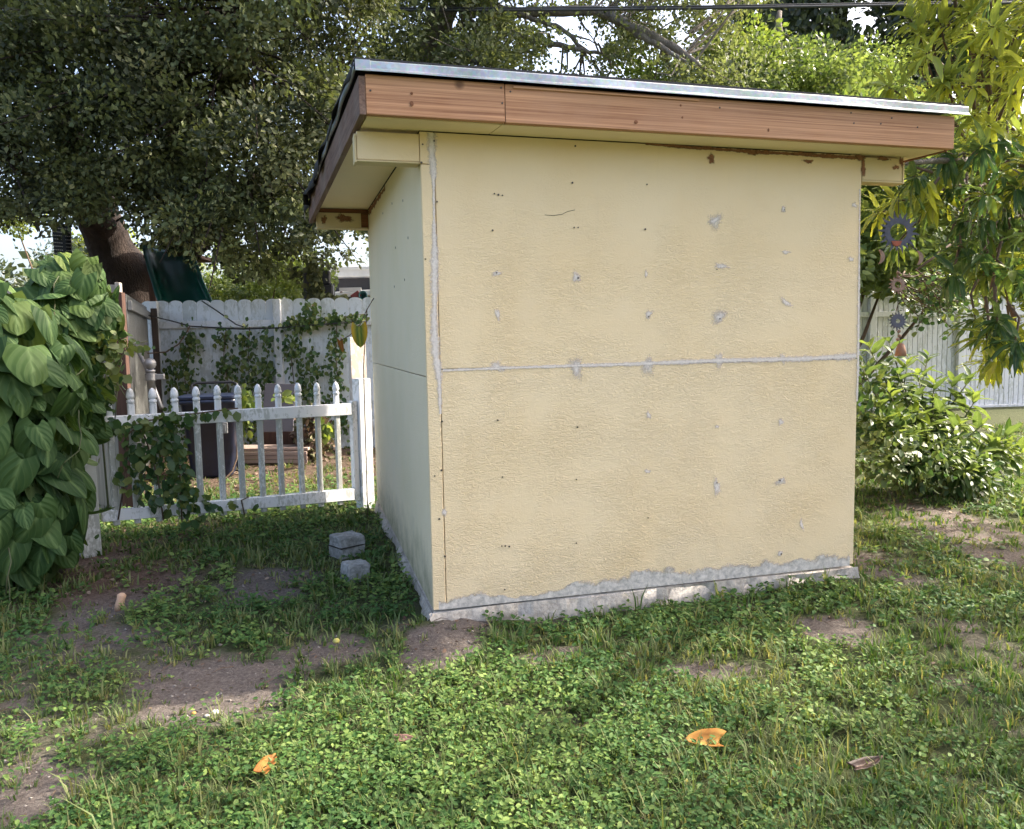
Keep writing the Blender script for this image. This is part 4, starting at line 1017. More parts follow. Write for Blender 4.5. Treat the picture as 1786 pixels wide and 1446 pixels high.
# hanging sprays along the crown's lower edge towards the shed
Cs = np.array([at(x, y, rng.uniform(9.5, 11.5)) for x, y in [(360,455),(400,440),(430,470),(470,450),(505,430),(535,430),(560,450),(600,432),(620,440),(470,470),(330,430),(300,420),(400,400),(440,410),(560,400),(590,395),(620,390)]])
crown('hanging_spray', Cs, np.full(len(Cs), .24), np.full(len(Cs), 130), .075, m_oak, ok_root, .42, .3, carve=carver(HO), droop=.6)

# ------------------------------------------------------------------ grey-green tree over the shed roof
t2 = thing('grey_barked_tree', 'grey-barked tree with a leaning trunk and bare limbs above the shed roof', 'tree', (*at(700, 600, 14)[:2], -.1))
LT = [limb([at(690, 640, 14), at(705, 400, 14), at(720, 180, 14), at(742, 100, 14), at(765, 45, 13.8), at(800, -40, 13.6), at(850, -200, 13)], [.38, .34, .28, .25, .23, .20, .12]),
      limb([at(800, -30, 13.6), at(880, 28, 13.2), at(930, 20, 13), at(1000, 20, 12.9), at(1045, 16, 12.8), at(1080, 36, 12.7), at(1125, 58, 12.6), at(1180, 82, 12.5), at(1230, 120, 12.4)], [.12, .09, .085, .085, .09, .085, .08, .06, .03]),
      limb([at(1085, 36, 12.7), at(1120, 66, 12.6), at(1150, 80, 12.5), at(1200, 110, 12.3)], [.06, .05, .045, .02]),
      limb([at(900, 20, 13), at(925, 32, 13), at(965, 42, 13), at(998, 60, 13), at(1015, 88, 13), at(1030, 110, 12.9)], [.05, .045, .04, .035, .03, .015]),
      limb([at(860, 40, 13.2), at(925, 70, 13.1), at(970, 78, 13), at(1015, 88, 12.9), at(1060, 96, 12.8)], [.06, .055, .05, .04, .02]),
      limb([at(760, 60, 13.8), at(810, 100, 13), at(860, 120, 12.5)], [.08, .06, .02])]
MB().tube(*LT[0], 14).obj('trunk', m_bark_grey, t2, True)
for p_, r_ in LT[1:]: MB().tube(p_, r_, 8).obj('limb', m_bark_grey, t2, True)
HT = [(742,98,15,.8),(752,75,15,.75),(768,45,17,.75),(785,15,18,.8),(915,10,34,.86),(975,28,32,.82),(1000,62,42,.86),(1045,62,28,.78),(1030,100,32,.8),(1000,120,28,.76),(830,112,15,.95),(885,70,14,.6),(960,110,26,.85),(1110,128,24,.9),(1150,140,26,.9),(1130,95,15,.7),(1085,20,16,.7),(1195,66,20,.85),(1160,30,18,.7),(1235,12,14,.8),(1045,10,14,.7),(785,40,12,.8),(795,28,9,.8),(1255,70,10,.6),(1080,130,16,.8),(900,120,12,.6)]
okT = lambda a, b, d: (b < 175+.05*(a-640))
Ct = np.concatenate([region(150, 640, 900, -120, 175, 11.5, 14.5, okT), region(205, 880, 1330, -120, 190, 12, 16, okT), region(120, 640, 1500, -800, -120, 11.5, 16, lambda a, b, d: a > 0)])
Rt = rng.uniform(.32, .62, len(Ct)); cnt = (rng.uniform(110, 180, len(Ct))*(Rt/.45)**2).astype(int)
crown('crown', Ct, Rt, cnt, .085, m_oak2, t2, .40, .30, light=.4, carve=carver(HT))
twigs('twig', Ct, Rt, np.concatenate([p for p, _ in LT]), m_bark_grey, t2, .5, .012)

# yellowish sprig in front of the grey trunk, bushy light tree and dark broadleaf tree over the roof's far half
t3 = thing('bushy_tree', 'bushy mid green tree showing above the far half of the shed roof', 'tree', (*at(1340, 620, 15.5)[:2], -.1))
tr = limb([at(1340, 640, 15.5), at(1345, 400, 15.5), at(1350, 150, 15.5), at(1360, 20, 15.5)], [.25, .22, .15, .05]); MB().tube(*tr, 10).obj('trunk', m_bark_grey, t3, True)
def top3(x): return np.interp(x, [1050, 1150, 1250, 1330, 1400, 1470, 1540, 1620], [150, 110, 70, 62, 85, 90, 100, 120])
C3 = region(210, 1090, 1640, 40, 330, 13.5, 16.5, lambda a, b, d: (b > top3(a)))
R3 = rng.uniform(.30, .55, len(C3)); crown('crown', C3, R3, (170*(R3/.42)**2).astype(int), .095, m_lite, t3, .30, .35, light=.3, carve=carver([(1430,100,8,.7),(1415,112,6,.7)]))
twigs('twig', C3, R3, tr[0], m_bark_grey, t3, .3, .012)
t4 = thing('broadleaf_tree', 'very dark broad-leaved tree behind the bushy tree at the top', 'tree', (*at(1450, 620, 19)[:2], -.1))
tr = limb([at(1450, 640, 19), at(1455, 300, 19), at(1470, -100, 18.5)], [.35, .28, .12]); MB().tube(*tr, 10).obj('trunk', m_bark, t4, True)
C4 = region(230, 1240, 1800, -260, 200, 16.8, 20, lambda a, b, d: (b < 200) & (a > 1240+.3*np.maximum(0, b)))
R4 = rng.uniform(.5, .85, len(C4)); crown('crown', C4, R4, (110*(R4/.6)**2).astype(int), .19, m_darkleaf, t4, .35, .3, T=T_LEAF, carve=carver([(1500,60,8,.8),(1455,18,8,.8),(1545,28,7,.8)]))

# sunlit shrubs beyond: light one past the slide, another at the far left, yellow-green mass behind the mango
def shrub(name, label, C, R_, n, size, m, base, T=T_TINY, tint=.4, var=.3, carve=None, cat='shrub', light=.2, every=6):
    root = thing(name, label, cat, (base[0], base[1], -.1)); mb = MB()
    for c in C[::every]:
        mid = (np.array([base[0], base[1], -.1])+c)/2+rng.normal(0, .15, 3); mb.tube([(base[0], base[1], -.1), mid, c], [.05, .03, .01], 5)
    o = mb.obj('stem', m_twig, root, True); o['kind'] = 'stuff'
    crown('foliage', C, R_, np.full(len(C), n), size, m, root, tint, var, T=T, light=light, carve=carve); return root
C = region(70, 330, 560, 400, 590, 15.5, 18, lambda a, b, d: b > 420+.2*abs(a-440)); shrub('leafy_shrub', 'light green leafy shrub between the slide and the neighbour house', C, np.full(70, .5), 210, .10, m_lite, C.mean(0), tint=.55, carve=carver([(365,462,24,.8),(352,500,14,.7)]))
C = region(60, -250, 330, 400, 620, 15, 19, lambda a, b, d: b > 440); shrub('dark_shrub', 'dark shrub mass under the oak beside the lattice panel', C, np.full(60, .65), 240, .11, m_darkleaf, C.mean(0), tint=.35, carve=carver([(30,430,40,.9)]))
C = np.array([at(x, y, 16.5) for x, y in [(20,372),(40,380),(10,388),(60,372),(30,395),(128,420),(135,440),(120,450),(200,395),(215,415),(205,430),(225,440)]]); shrub('yellow_green_shrub', 'sunlit yellow-green foliage beyond the dark oak trunk', C, np.full(len(C), .32), 90, .11, m_lite, C.mean(0), tint=.95, var=.15)
def okr(a, b, d): return (b > 200) & (b < 505)
HR = [(1692,340,16,.9),(1640,360,10,.8),(1720,380,16,.8),(1655,300,9,.8),(1735,300,10,.7),(1600,505,8,.5),(1760,420,10,.8)]
C = region(215, 1430, 1900, 200, 520, 10.5, 13.5, okr); shrub('citrus_tree', 'yellow-green sunlit tree behind the hanging sun ornament', C, rng.uniform(.3, .5, 215), 150, .13, m_lite, at(1430, 700, 12.5), T=T_LEAF, tint=.6, var=.35, carve=carver(HR), cat='tree', light=.3, every=70)
# sparse branch of small round leaves hanging in front of the far fence
sb = thing('citrus_branch', 'twiggy branch of small round leaves hanging in front of the pale grooved fence', 'branch', at(1600, 470, 8.2))
mb = MB(); Lp = []
for k in range(46):
    x0, y0 = rng.uniform(1560, 1640), rng.uniform(470, 520); p = np.array([x0, y0]); d_ = 8.2+rng.uniform(-.4, .4)
    a = rng.uniform(.1, 1.2); q = [at(*p, d_)]
    for s in range(5):
        a += rng.normal(0, .35); p = p+np.array([math.cos(a), math.sin(a)*.75])*rng.uniform(10, 24); q.append(at(*p, d_+rng.normal(0, .05)))
        for _ in range(3): Lp.append(q[-1]+rng.normal(0, .03, 3))
    mb.tube(q, [.010, .008, .006, .005, .004, .003], 4)
mb.tube([at(1600, 470, 8.2), at(1640, 440, 8.4), at(1720, 380, 8.8), at(1800, 330, 9.2)], .014, 6)
mb.obj('twig', m_twig, sb, True)
Lp = np.array(Lp); n = len(Lp); scatter('foliage', T_LEAF, Lp, rng.normal(0, 1, (n, 3)), rng.normal(0, .5, (n, 3))+np.array([0, -.5, 1]), rng.uniform(.04, .075, n), np.clip(rng.normal(.45, .3, n), 0, 1), m_ivy, sb, rng.uniform(1.1, 1.6, n))

# far tree line so that the horizon is closed
ang = rng.uniform(-1.25, 1.05, 420); dist = rng.uniform(27, 36, 420)
C = np.stack([CX+dist*np.sin(ang+.26), CY+dist*np.cos(ang+.26), rng.uniform(-.2, 3.4, 420)], 1)
o = crown('treeline', C, rng.uniform(.8, 1.5, 420), np.full(420, 90), .34, m_darkleaf, None, .45, .3); tag(o, 'far dark line of bushes closing off the neighbouring yards', 'treeline', None, 'stuff')

# ------------------------------------------------------------------ mango tree: whorls of long leaves; its unseen crown is shaped to shade the lawn
def lit(gx_, gy_):  # ground meant to be sunlit; crown gaps are shaped to match
    b1 = sm(-.36, -.46, gy_)*sm(-1.25, -1.0, gy_)*sm(-1.12, -.88, gx_)*sm(1.7, 1.0, gx_)*.95
    b2 = sm(-.8, -.95, gy_)*sm(.25, -.15, gx_)*.9*sm(-1.2, -1.0, gx_)
    b3 = np.exp(-(((gx_-.25)/.55)**2+((gy_+1.38)/.17)**2))*.9
    b4 = np.exp(-(((gx_-5.2)/.7)**2+((gy_-2.6)/.8)**2))*.8
    b5 = np.exp(-(((gx_-4.6)/.7)**2+((gy_-4.2)/.9)**2))*.7
    b6 = np.exp(-(((gx_+.85)/.22)**2+((gy_+.85)/.12)**2))
    n_ = .55+.45*wob(gx_, gy_, 8, 5, 8)*1.8
    return np.clip(np.maximum.reduce([b1*np.clip(n_+.25, 0, 1), b2*np.clip(n_+.2, 0, 1), b3, b4, b5, b6]), 0, 1)
mg = thing('mango_tree', 'mango tree with long drooping leaves, yellow-green at the top, at the side of the shed', 'tree', (6.6, .2, -.1))
trunk = limb([(6.6, .2, -.2), (6.55, .25, .6), (6.4, .3, 1.4), (6.2, .3, 2.2), (5.9, .4, 3.0)], [.20, .17, .15, .13, .10], 14)
MB().tube(*trunk, 10).obj('trunk', m_bark_grey, mg, True)
MLB = [limb([(6.3, .3, 1.8), (5.6, .8, 2.2), (5.0, 1.1, 2.5), (4.6, 1.2, 2.7)], [.09, .07, .04, .025], 14, .03),
       limb([(5.9, .4, 3.0), (5.2, -.3, 3.4), (4.8, -.9, 3.7), (4.3, -1.4, 3.8)], [.09, .07, .04, .02], 14, .03),
       limb([(5.9, .4, 3.0), (6.0, .9, 4.6), (6.2, 1.3, 6.2), (6.3, 1.5, 8.2)], [.10, .08, .05, .02], 14, .03),
       limb([(5.9, .4, 3.0), (5.6, .6, 3.8), (5.2, .8, 4.4), (5.0, .9, 4.8)], [.07, .05, .03, .015], 14, .03),
       limb([(6.3, .3, 2.0), (6.4, -.8, 2.8), (6.2, -1.9, 3.2), (5.8, -2.6, 3.4)], [.09, .07, .04, .02], 14, .03),
       limb([(6.3, .3, 2.0), (5.9, .9, 2.3), (5.4, 1.2, 2.35), (4.9, 1.4, 2.25)], [.05, .035, .022, .010], 14, .03)]
for p_, r_ in MLB: MB().tube(p_, r_, 8).obj('limb', m_bark_grey, mg, True)
def mango_ok(a, b, d):
    left = np.interp(b, [-200, 0, 40, 90, 150, 200, 240, 290, 340, 420, 480, 520, 600, 640], [1560, 1575, 1575, 1590, 1580, 1660, 1690, 1590, 1530, 1540, 1620, 1690, 1690, 1720])
    return (a > left) & (b < 640) & ~((b > 500) & (a < 1690))
WV = region(320, 1520, 1960, -260, 640, 4.6, 6.4, mango_ok)                       # whorls in and just beyond view
EXTRA = np.array([at(x, y, d) for x, y, d in [(1545,150,5.1),(1572,150,5.2),(1600,60,5.2),(1585,30,5.3),(1640,40,5.3),(1700,60,5.2),(1690,20,5.2),(1600,110,5.3),(1640,180,5.2),(1740,240,5.0),(1700,200,5.1),(1590,310,5.4),(1560,350,5.6),(1620,350,5.5),(1530,370,5.8),(1700,270,5.0),(1760,160,5.0),(1660,280,5.3),(1740,560,4.7),(1770,600,4.6),(1720,590,4.8),(1760,470,4.9),(1560,430,6.0),(1640,440,5.6),(1680,440,5.4),(1770,330,4.9)]])
OFF = np.stack([rng.uniform(2.9, 8.6, 1150), rng.uniform(-4.6, 3.2, 1150), rng.uniform(2.0, 6.2, 1150)], 1)  # out-of-view crown, placed to shade the lawn with gaps
OFF = OFF[(OFF[:, 1] < -.05) | (rng.random(1150) < .18)]
ell = ((OFF[:, 0]-5.9)/2.9)**2+((OFF[:, 1]+.9)/3.6)**2+((OFF[:, 2]-3.9)/2.2)**2
ox, oy, oz = px_of(OFF)
OFF = OFF[(ell < 1) & ~((ox < 1800) & (oz > .3)) & ~((OFF[:, 0]-CX)**2+(OFF[:, 1]-CY)**2 < 3.2)]
HIGH_SHADE = np.stack([rng.uniform(4.6, 8.0, 330), rng.uniform(.1, 2.8, 330), rng.uniform(5.6, 9.2, 330)], 1)  # unseen upper whorls added to throw shade on the vine and oak
allW = np.concatenate([WV, EXTRA, OFF, HIGH_SHADE])
tG = (allW[:, 2]+.1)/SUN[2]; ggx = allW[:, 0]-SUN[0]*tG; ggy = allW[:, 1]-SUN[1]*tG
L = lit(ggx, ggy); kp = rng.random(len(allW)) > L**.5
kp[:len(WV)+len(EXTRA)] |= rng.random(len(WV)+len(EXTRA)) < .7
ish = np.arange(len(allW)) < len(WV)+len(EXTRA)
wx_, wy_, wz_ = px_of(allW); kp &= ~((np.hypot(wx_-1567, wy_-420) < 105) & (wz_ < 5.35)) & ~((np.abs(wx_-1567) < 60) & (wy_ > 400) & (wz_ < 5.3))
allW, ish = allW[kp], ish[kp]
lp, ly, lz, ls, lt, lv = [], [], [], [], [], []
for c, vis in zip(allW, ish):
    x, y, z = proj(c)
    ax = nrm(c-np.array([6.0, .3, 2.4]))+np.array([0, 0, .1]); ax = nrm(ax+rng.normal(0, .25, 3))
    u = nrm(np.cross(ax, [0, 0, 1.])+1e-4); v = np.cross(ax, u)
    young_or_sunlit = (vis and ((y < 230 and rng.random() < .75) or rng.random() < .30)) or (not vis and rng.random() < .15)  # new growth, plus top whorls yellowed to stand for sunlight
    base = rng.uniform(.72, 1.0) if young_or_sunlit else rng.uniform(.05, .5)
    k = rng.integers(13, 21) if vis else rng.integers(9, 14)
    for j in range(k):
        a = j*2.4+rng.uniform(-.3, .3); t = j/k
        d = nrm(ax*(.25+.55*t)+(u*math.cos(a)+v*math.sin(a))*(1-.3*t)+np.array([0, 0, rng.uniform(-.7, -.1) if not young_or_sunlit else rng.uniform(-.3, .1)]))
        lp.append(c-ax*.05*(1-t)+d*.012); ly.append(d); lz.append(np.array([0, 0, 1.])+.3*ax+rng.normal(0, .2, 3))
        ls.append(rng.uniform(.115, .215)); lt.append(np.clip(base+rng.normal(0, .10), 0, .98)); lv.append(vis)
lp, ly, lz, ls, lt, lv = map(np.array, (lp, ly, lz, ls, lt, lv))
# the 280 largest in view stand as leaves of their own, the rest joined
x, y, z = px_of(lp); inview = (x > 1480) & (x < 1780) & (y > 0) & (y < 640) & lv
order = np.where(inview)[0]; order = order[np.argsort(z[order]/ls[order])][:280]
rest = np.ones(len(lp), bool); rest[order] = False
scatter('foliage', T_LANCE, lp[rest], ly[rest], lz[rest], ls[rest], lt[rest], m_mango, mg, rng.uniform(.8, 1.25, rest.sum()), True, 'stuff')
lm = []
for i in range(12):
    T = lance(random.uniform(.085, .125), random.uniform(.12, .5), random.uniform(.005, .03))
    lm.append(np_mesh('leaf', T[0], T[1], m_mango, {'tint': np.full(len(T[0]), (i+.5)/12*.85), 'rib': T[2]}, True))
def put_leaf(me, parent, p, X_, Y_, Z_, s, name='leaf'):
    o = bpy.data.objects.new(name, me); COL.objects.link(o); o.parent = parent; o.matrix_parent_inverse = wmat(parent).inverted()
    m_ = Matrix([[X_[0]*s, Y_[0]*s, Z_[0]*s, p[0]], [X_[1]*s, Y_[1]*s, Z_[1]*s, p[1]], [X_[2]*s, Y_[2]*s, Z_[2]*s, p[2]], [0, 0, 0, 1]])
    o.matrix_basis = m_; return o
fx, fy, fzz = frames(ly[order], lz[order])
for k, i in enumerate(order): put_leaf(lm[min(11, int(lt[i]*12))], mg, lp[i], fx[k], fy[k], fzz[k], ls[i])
mb = MB()
an = np.concatenate([p for p, _ in MLB])
for c in allW:
    a = an[np.argmin(np.linalg.norm(an-c, axis=1))]; L_ = np.linalg.norm(a-c); a = c+(a-c)/L_*min(L_, .4); mid = (a+c)/2+rng.normal(0, .03, 3); mb.tube([a, mid, c], [.012, .008, .005], 4, False)
o = mb.obj('twig', m_twig, mg, True); o['kind'] = 'stuff'

# ------------------------------------------------------------------ sun ornament hanging from the mango
def ornament():
    dO = 4.75; C0 = at(1567, 405, dO)
    root = thing('sun_ornament', 'hanging garden ornament of dark metal suns and crescent moons in front of the yellow-green foliage', 'ornament', C0)
    Rm = np.stack([CR, CU, -CF], 1)
    dk = plain('dark_painted_tin', (.10, .10, .13), (.06, .06, .08), 30, .5, .4); rs = plain('rusty_tin', (.36, .25, .20), (.18, .10, .07), 40, .7, .2); og = plain('orange_tin', (.42, .10, .045), (.26, .06, .03), 20, .6)
    s = dO/F_PX
    def sunface(c, ro, ri, rays, m, name):
        mb = MB(); n = rays*2
        ins = []; o_ = []
        th = .004
        for k in range(n):
            a = 2*math.pi*k/n; r = ro*.72
            ins.append((ri*math.cos(a), ri*math.sin(a))); o_.append((r*math.cos(a), r*math.sin(a)))
        V = [(x, y, z) for z in (-th, th) for x, y in ins+o_]
        F = []
        for k in range(n):
            q = (k+1) % n
            F += [(k, q, n+q, n+k), (2*n+k, 3*n+k, 3*n+q, 2*n+q), (k, 2*n+k, 2*n+q, q)]
        mb.add(np.array(V)@Rm.T+c, F)
        for k in range(rays):
            a = 2*math.pi*(k+.5)/rays; L_ = ro*(1.12 if k % 2 else .98); b = math.pi/rays*.75; bend = .14
            pts = [(ro*.70*math.cos(a-b), ro*.70*math.sin(a-b)), (ro*.70*math.cos(a+b), ro*.70*math.sin(a+b)), (ro*.86*math.cos(a+b*.7+bend*.4), ro*.86*math.sin(a+b*.7+bend*.4)), (L_*math.cos(a+bend*.3), L_*math.sin(a+bend*.3)), (ro*.86*math.cos(a-b*.4+bend*.4), ro*.86*math.sin(a-b*.4+bend*.4))]
            mb.prism([np.array((x, y, -th))@Rm.T+c for x, y in pts], CF*-.006)
        return mb.obj(name, m, root)
    sunface(C0, 34*s, 15*s, 20, dk, 'sun_ring')
    Cb = C0-CU*19*s-CR*4*s-CF*.006
    MB().prism([Cb+CR*u*s+CU*v*s for u, v in ((-9, 3), (9, 3), (6, -4), (0, -6), (-6, -4))], CF*-.004).obj('orange_mouth', og, root)
    def moon(px, py, fl):
        c = at(px, py, dO); out = []
        for k in range(11):
            a = math.radians(-75+150*k/10); out.append(c+CR*fl*13*s*math.cos(a)+CU*13*s*math.sin(a))
        for k in range(11):
            a = math.radians(75-150*k/10); out.append(c+CR*fl*(13*s*math.cos(a)*.45)+CU*12*s*math.sin(a))
        MB().prism(out, CF*-.006).obj('crescent_moon', rs, root)
    moon(1530, 448, 1); moon(1597, 450, 1)
    sunface(at(1566, 497, dO), 16*s, 6*s, 14, rs, 'small_sun'); sunface(at(1566, 560, dO), 16*s, 4*s, 16, dk, 'small_sun')
    MB().lathe([(.001, 13*s), (5*s, 11*s), (8*s, 2*s), (10*s, -10*s), (9*s, -10*s), (1*s, 6*s)], 12, o=at(1571, 611, dO)).obj('clay_bell', plain('terracotta', (.36, .19, .12), (.25, .12, .075), 14, .8), root, True)
    for x, y in ((1569, 586), (1566, 592), (1567, 476), (1567, 484), (1568, 578)): MB().lathe([(.001, -3*s), (2.6*s, -2*s), (3.2*s, 0), (2.6*s, 2*s), (.001, 3*s)], 8, o=at(x, y, dO)).obj('bead', rs, root, True)
    top = at(1567, 374, dO); MB().tube([top+np.array([0, 0, .31]), top], .0022, 5).tube([at(1567, 436, dO), at(1567, 484, dO)], .0022, 5).tube([at(1566, 512, dO), at(1566, 545, dO)], .002, 5).tube([at(1566, 574, dO), at(1570, 602, dO)], .002, 5).tube([at(1548, 428, dO), at(1536, 440, dO)], .002, 5).tube([at(1587, 428, dO), at(1603, 440, dO)], .002, 5).obj('cord', m_wire, root)
    b_ = limb([(4.6, 1.2, 2.7), top+np.array([.35, .1, .36]), top+np.array([-.08, -.02, .30])], [.03, .02, .012], 10, .02); MB().tube(*b_, 6).obj('limb', m_bark_grey, mg, True)
ornament()

# ------------------------------------------------------------------ lance-leaved bush by the far side of the shed
def bush():
    stems = [(1520,600,7.0),(1545,592,7.1),(1580,625,7.1),(1600,650,7.2),(1560,650,6.9),(1630,665,7.2),(1660,660,7.3),(1690,655,7.3),(1700,690,7.2),(1640,710,7.0),(1600,720,6.8),(1540,680,6.7),(1680,740,6.9),(1720,740,7.0),(1740,770,6.9),(1760,780,6.9),(1700,790,6.7),(1650,770,6.7),(1600,780,6.6),(1550,760,6.5),(1720,810,6.6),(1680,820,6.5),(1770,755,7.1),(1790,790,7.0),(1510,640,6.8),(1530,730,6.5),(1620,620,7.5),(1580,690,7.0),(1515,700,6.6),(1570,730,6.6),(1620,740,6.8)]
    base = at(1620, 800, 7.2)
    root = thing('lance_leaved_bush', 'glossy bush with long pointed leaves beside the far corner of the shed', 'bush', (base[0], base[1], float(gz(base[0], base[1]))))
    lp, ly, lz, ls, lt = [], [], [], [], []; mb = MB()
    for x, y, d in stems:
        tip = at(x+rng.uniform(-8, 8), y, d); bs = np.array([base[0]+(tip[0]-base[0])*.45+rng.normal(0, .12), base[1]+(tip[1]-base[1])*.45+rng.normal(0, .12), -.1])
        mid = (tip+bs)/2+np.array([(bs-tip)[0]*.2, 0, .08]); L_ = [bs, (bs+mid)/2, mid, (mid+tip)/2, tip]; mb.tube(L_, [.014, .012, .010, .007, .004], 5)
        ax = nrm(tip-mid); u = nrm(np.cross(ax, [.1, .2, 1.])); v = np.cross(ax, u); tone = rng.uniform(.1, .7)
        for j in range(22):
            t = 1-(j/22)**1.2*.85; p = (mid+(tip-mid)*(t-.3)/.7) if t > .3 else bs+(mid-bs)*t/.3
            a = j*2.4+rng.uniform(-.3, .3); dd = nrm(ax*(.65 if j < 6 else .3)+(u*math.cos(a)+v*math.sin(a))+np.array([0, 0, .15 if j < 6 else -.2]))
            lp.append(p); ly.append(dd); lz.append(np.array([0, 0, 1.])+rng.normal(0, .2, 3)); ls.append(rng.uniform(.14, .25)*(1 if j > 3 else .7)); lt.append(np.clip(tone+.25*(j < 5)+rng.normal(0, .12), 0, .98))
    mb.obj('stem', m_stem, root, True)['kind'] = 'stuff'
    lp, ly, lz, ls, lt = map(np.array, (lp, ly, lz, ls, lt))
    x, y, z = px_of(lp); c_ = np.where((x > 1490) & (x < 1785))[0]; order = c_[np.argsort(z[c_]/ls[c_])][:280]; rest = np.ones(len(lp), bool); rest[order] = False
    scatter('foliage', T_BUSH, lp[rest], ly[rest], lz[rest], ls[rest], lt[rest], m_bush, root, None, True, 'stuff')
    ms = []
    for i in range(10):
        T = lance(random.uniform(.15, .2), random.uniform(.1, .35), random.uniform(.004, .02)); ms.append(np_mesh('leaf', T[0], T[1], m_bush, {'tint': np.full(len(T[0]), (i+.5)/10*.85), 'rib': T[2]}, True))
    fx, fy, fzz = frames(ly[order], lz[order])
    for k, i in enumerate(order): put_leaf(ms[min(9, int(lt[i]*10))], root, lp[i], fx[k], fy[k], fzz[k], ls[i])
    # low dense growth at its foot, against the wall
    C = np.array([at(rx_, ry_, rd) for rx_, ry_, rd in [(1525,790,6.4),(1560,800,6.4),(1600,815,6.5),(1530,750,6.6),(1580,770,6.7),(1640,810,6.6),(1510,720,6.7),(1620,780,6.9),(1550,720,7.0),(1660,800,6.8),(1700,830,6.6),(1515,660,7.0)]])
    crown('undergrowth', C, np.full(len(C), .30), np.full(len(C), 170), .07, m_ivy, root, .45, .35, T=T_LEAF)
bush()

# ------------------------------------------------------------------ heart-leaf vine
hv = thing('heart_leaf_vine', 'lush vine of big heart-shaped leaves heaped beside the picket fence', 'vine', (*at(40, 980, 5.0)[:2], -.1))
HM = []
for i in range(9):
    T = heart(random.uniform(.12, .45), random.uniform(-.05, .25), random.uniform(.50, .78))
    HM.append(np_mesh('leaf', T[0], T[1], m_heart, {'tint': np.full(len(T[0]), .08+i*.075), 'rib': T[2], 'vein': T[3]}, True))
ELL = [(at(10, 720, 4.7), (.50, .45, .72), 1.0), (at(0, 880, 4.7), (.52, .42, .50), .8), (at(128, 545, 5.5), (.30, .30, .36), .9), (at(118, 680, 5.3), (.22, .28, .45), .8), (at(68, 860, 5.0), (.26, .3, .5), .7)]
cand = []
for c, r, wt in ELL:
    for _ in range(int(190*wt)):
        d = nrm(rng.normal(0, 1, 3)); d = d if d@CF < .25 else d-2*(d@CF)*CF
        P = c+d*np.array(r)*rng.uniform(.84, 1.12); nn = nrm(d/np.array(r))
        inside = any((((P-c2)/np.array(r2))**2).sum() < .72 for c2, r2, _ in ELL)
        if not inside and P[2] > .0: cand.append((P, nn))
# keep leaves apart so that each reads
kept = []
for P, nn in cand:
    if all(np.linalg.norm(P-q) > .058 for q, _ in kept): kept.append((P, nn))
for P, nn in kept[:300]:
    x, y, z = proj(P)
    tipd = nrm(np.array([0, 0, -.8])+nn*.45+CR*(.25+rng.normal(0, .55))+rng.normal(0, .2, 3)); Zd = nn+rng.normal(0, .32, 3)+np.array([0, 0, .45])
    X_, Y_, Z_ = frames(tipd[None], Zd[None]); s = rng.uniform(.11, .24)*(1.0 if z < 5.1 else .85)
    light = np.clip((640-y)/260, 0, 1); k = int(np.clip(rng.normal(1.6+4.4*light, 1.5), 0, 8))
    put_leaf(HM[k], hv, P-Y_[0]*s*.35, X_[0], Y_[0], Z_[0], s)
n = 2600; c_i = rng.integers(0, len(ELL), n); d = nrm(rng.normal(0, 1, (n, 3)))
pos = np.array([ELL[i][0] for i in c_i])+d*np.array([ELL[i][1] for i in c_i])*rng.uniform(.3, .9, (n, 1)); ok_ = pos[:, 2] > -.05
pos = pos[ok_]; n = len(pos); scatter('foliage', heart(), pos, np.array([0, 0, -1.])+rng.normal(0, .5, (n, 3)), rng.normal(0, .6, (n, 3))-CF, rng.uniform(.10, .2, n), np.clip(rng.normal(.2, .12, n), 0, 1), m_heart, hv, None, True, 'stuff')
mb = MB()
for k in range(26):
    c, r, _ = ELL[k % len(ELL)]; d = nrm(rng.normal(0, 1, 3)-CF*.8); a = c+d*np.array(r)*1.0; q = [a]
    for s in range(5): q.append(q[-1]+np.array([rng.normal(0, .05), rng.normal(0, .04), -rng.uniform(.06, .16)]))
    mb.tube(q, .004, 5)
mb.obj('stem', m_stem, hv, True)['kind'] = 'stuff'
# small yellowish creeper reaching from the vine to the fence
cr = thing('yellowish_creeper', 'thin yellowish creeper spilling from the heart-leaf vine toward the picket fence', 'creeper', (*at(190, 900, 5.6)[:2], -.1))
pts = []
for x, y, rx_, ry_, k in [(185,600,18,35,80),(195,640,20,35,60),(178,690,8,26,20),(165,640,20,40,60),(172,760,10,30,14),(160,930,12,14,12),(215,600,14,10,18),(245,605,22,5,10)]:
    for _ in range(k): pts.append(at(x+rng.normal(0, rx_*.6), y+rng.normal(0, ry_*.6), rng.uniform(5.3, 5.75)))
pts = np.array(pts); n = len(pts); scatter('foliage', T_LEAF, pts, rng.normal(0, .6, (n, 3))+np.array([0, 0, -.5]), rng.normal(0, .5, (n, 3))-CF*.6+np.array([0, 0, .5]), rng.uniform(.035, .085, n), np.clip(rng.normal(.75, .25, n), 0, 1), m_ivy, cr, rng.uniform(1.2, 1.7, n))
MB().tube([at(190, 900, 5.6), at(178, 760, 5.6), at(195, 650, 5.6), at(225, 602, 5.6), at(258, 595, 5.7)], [.008, .007, .006, .005, .003], 5).obj('stem', m_stem, cr, True)

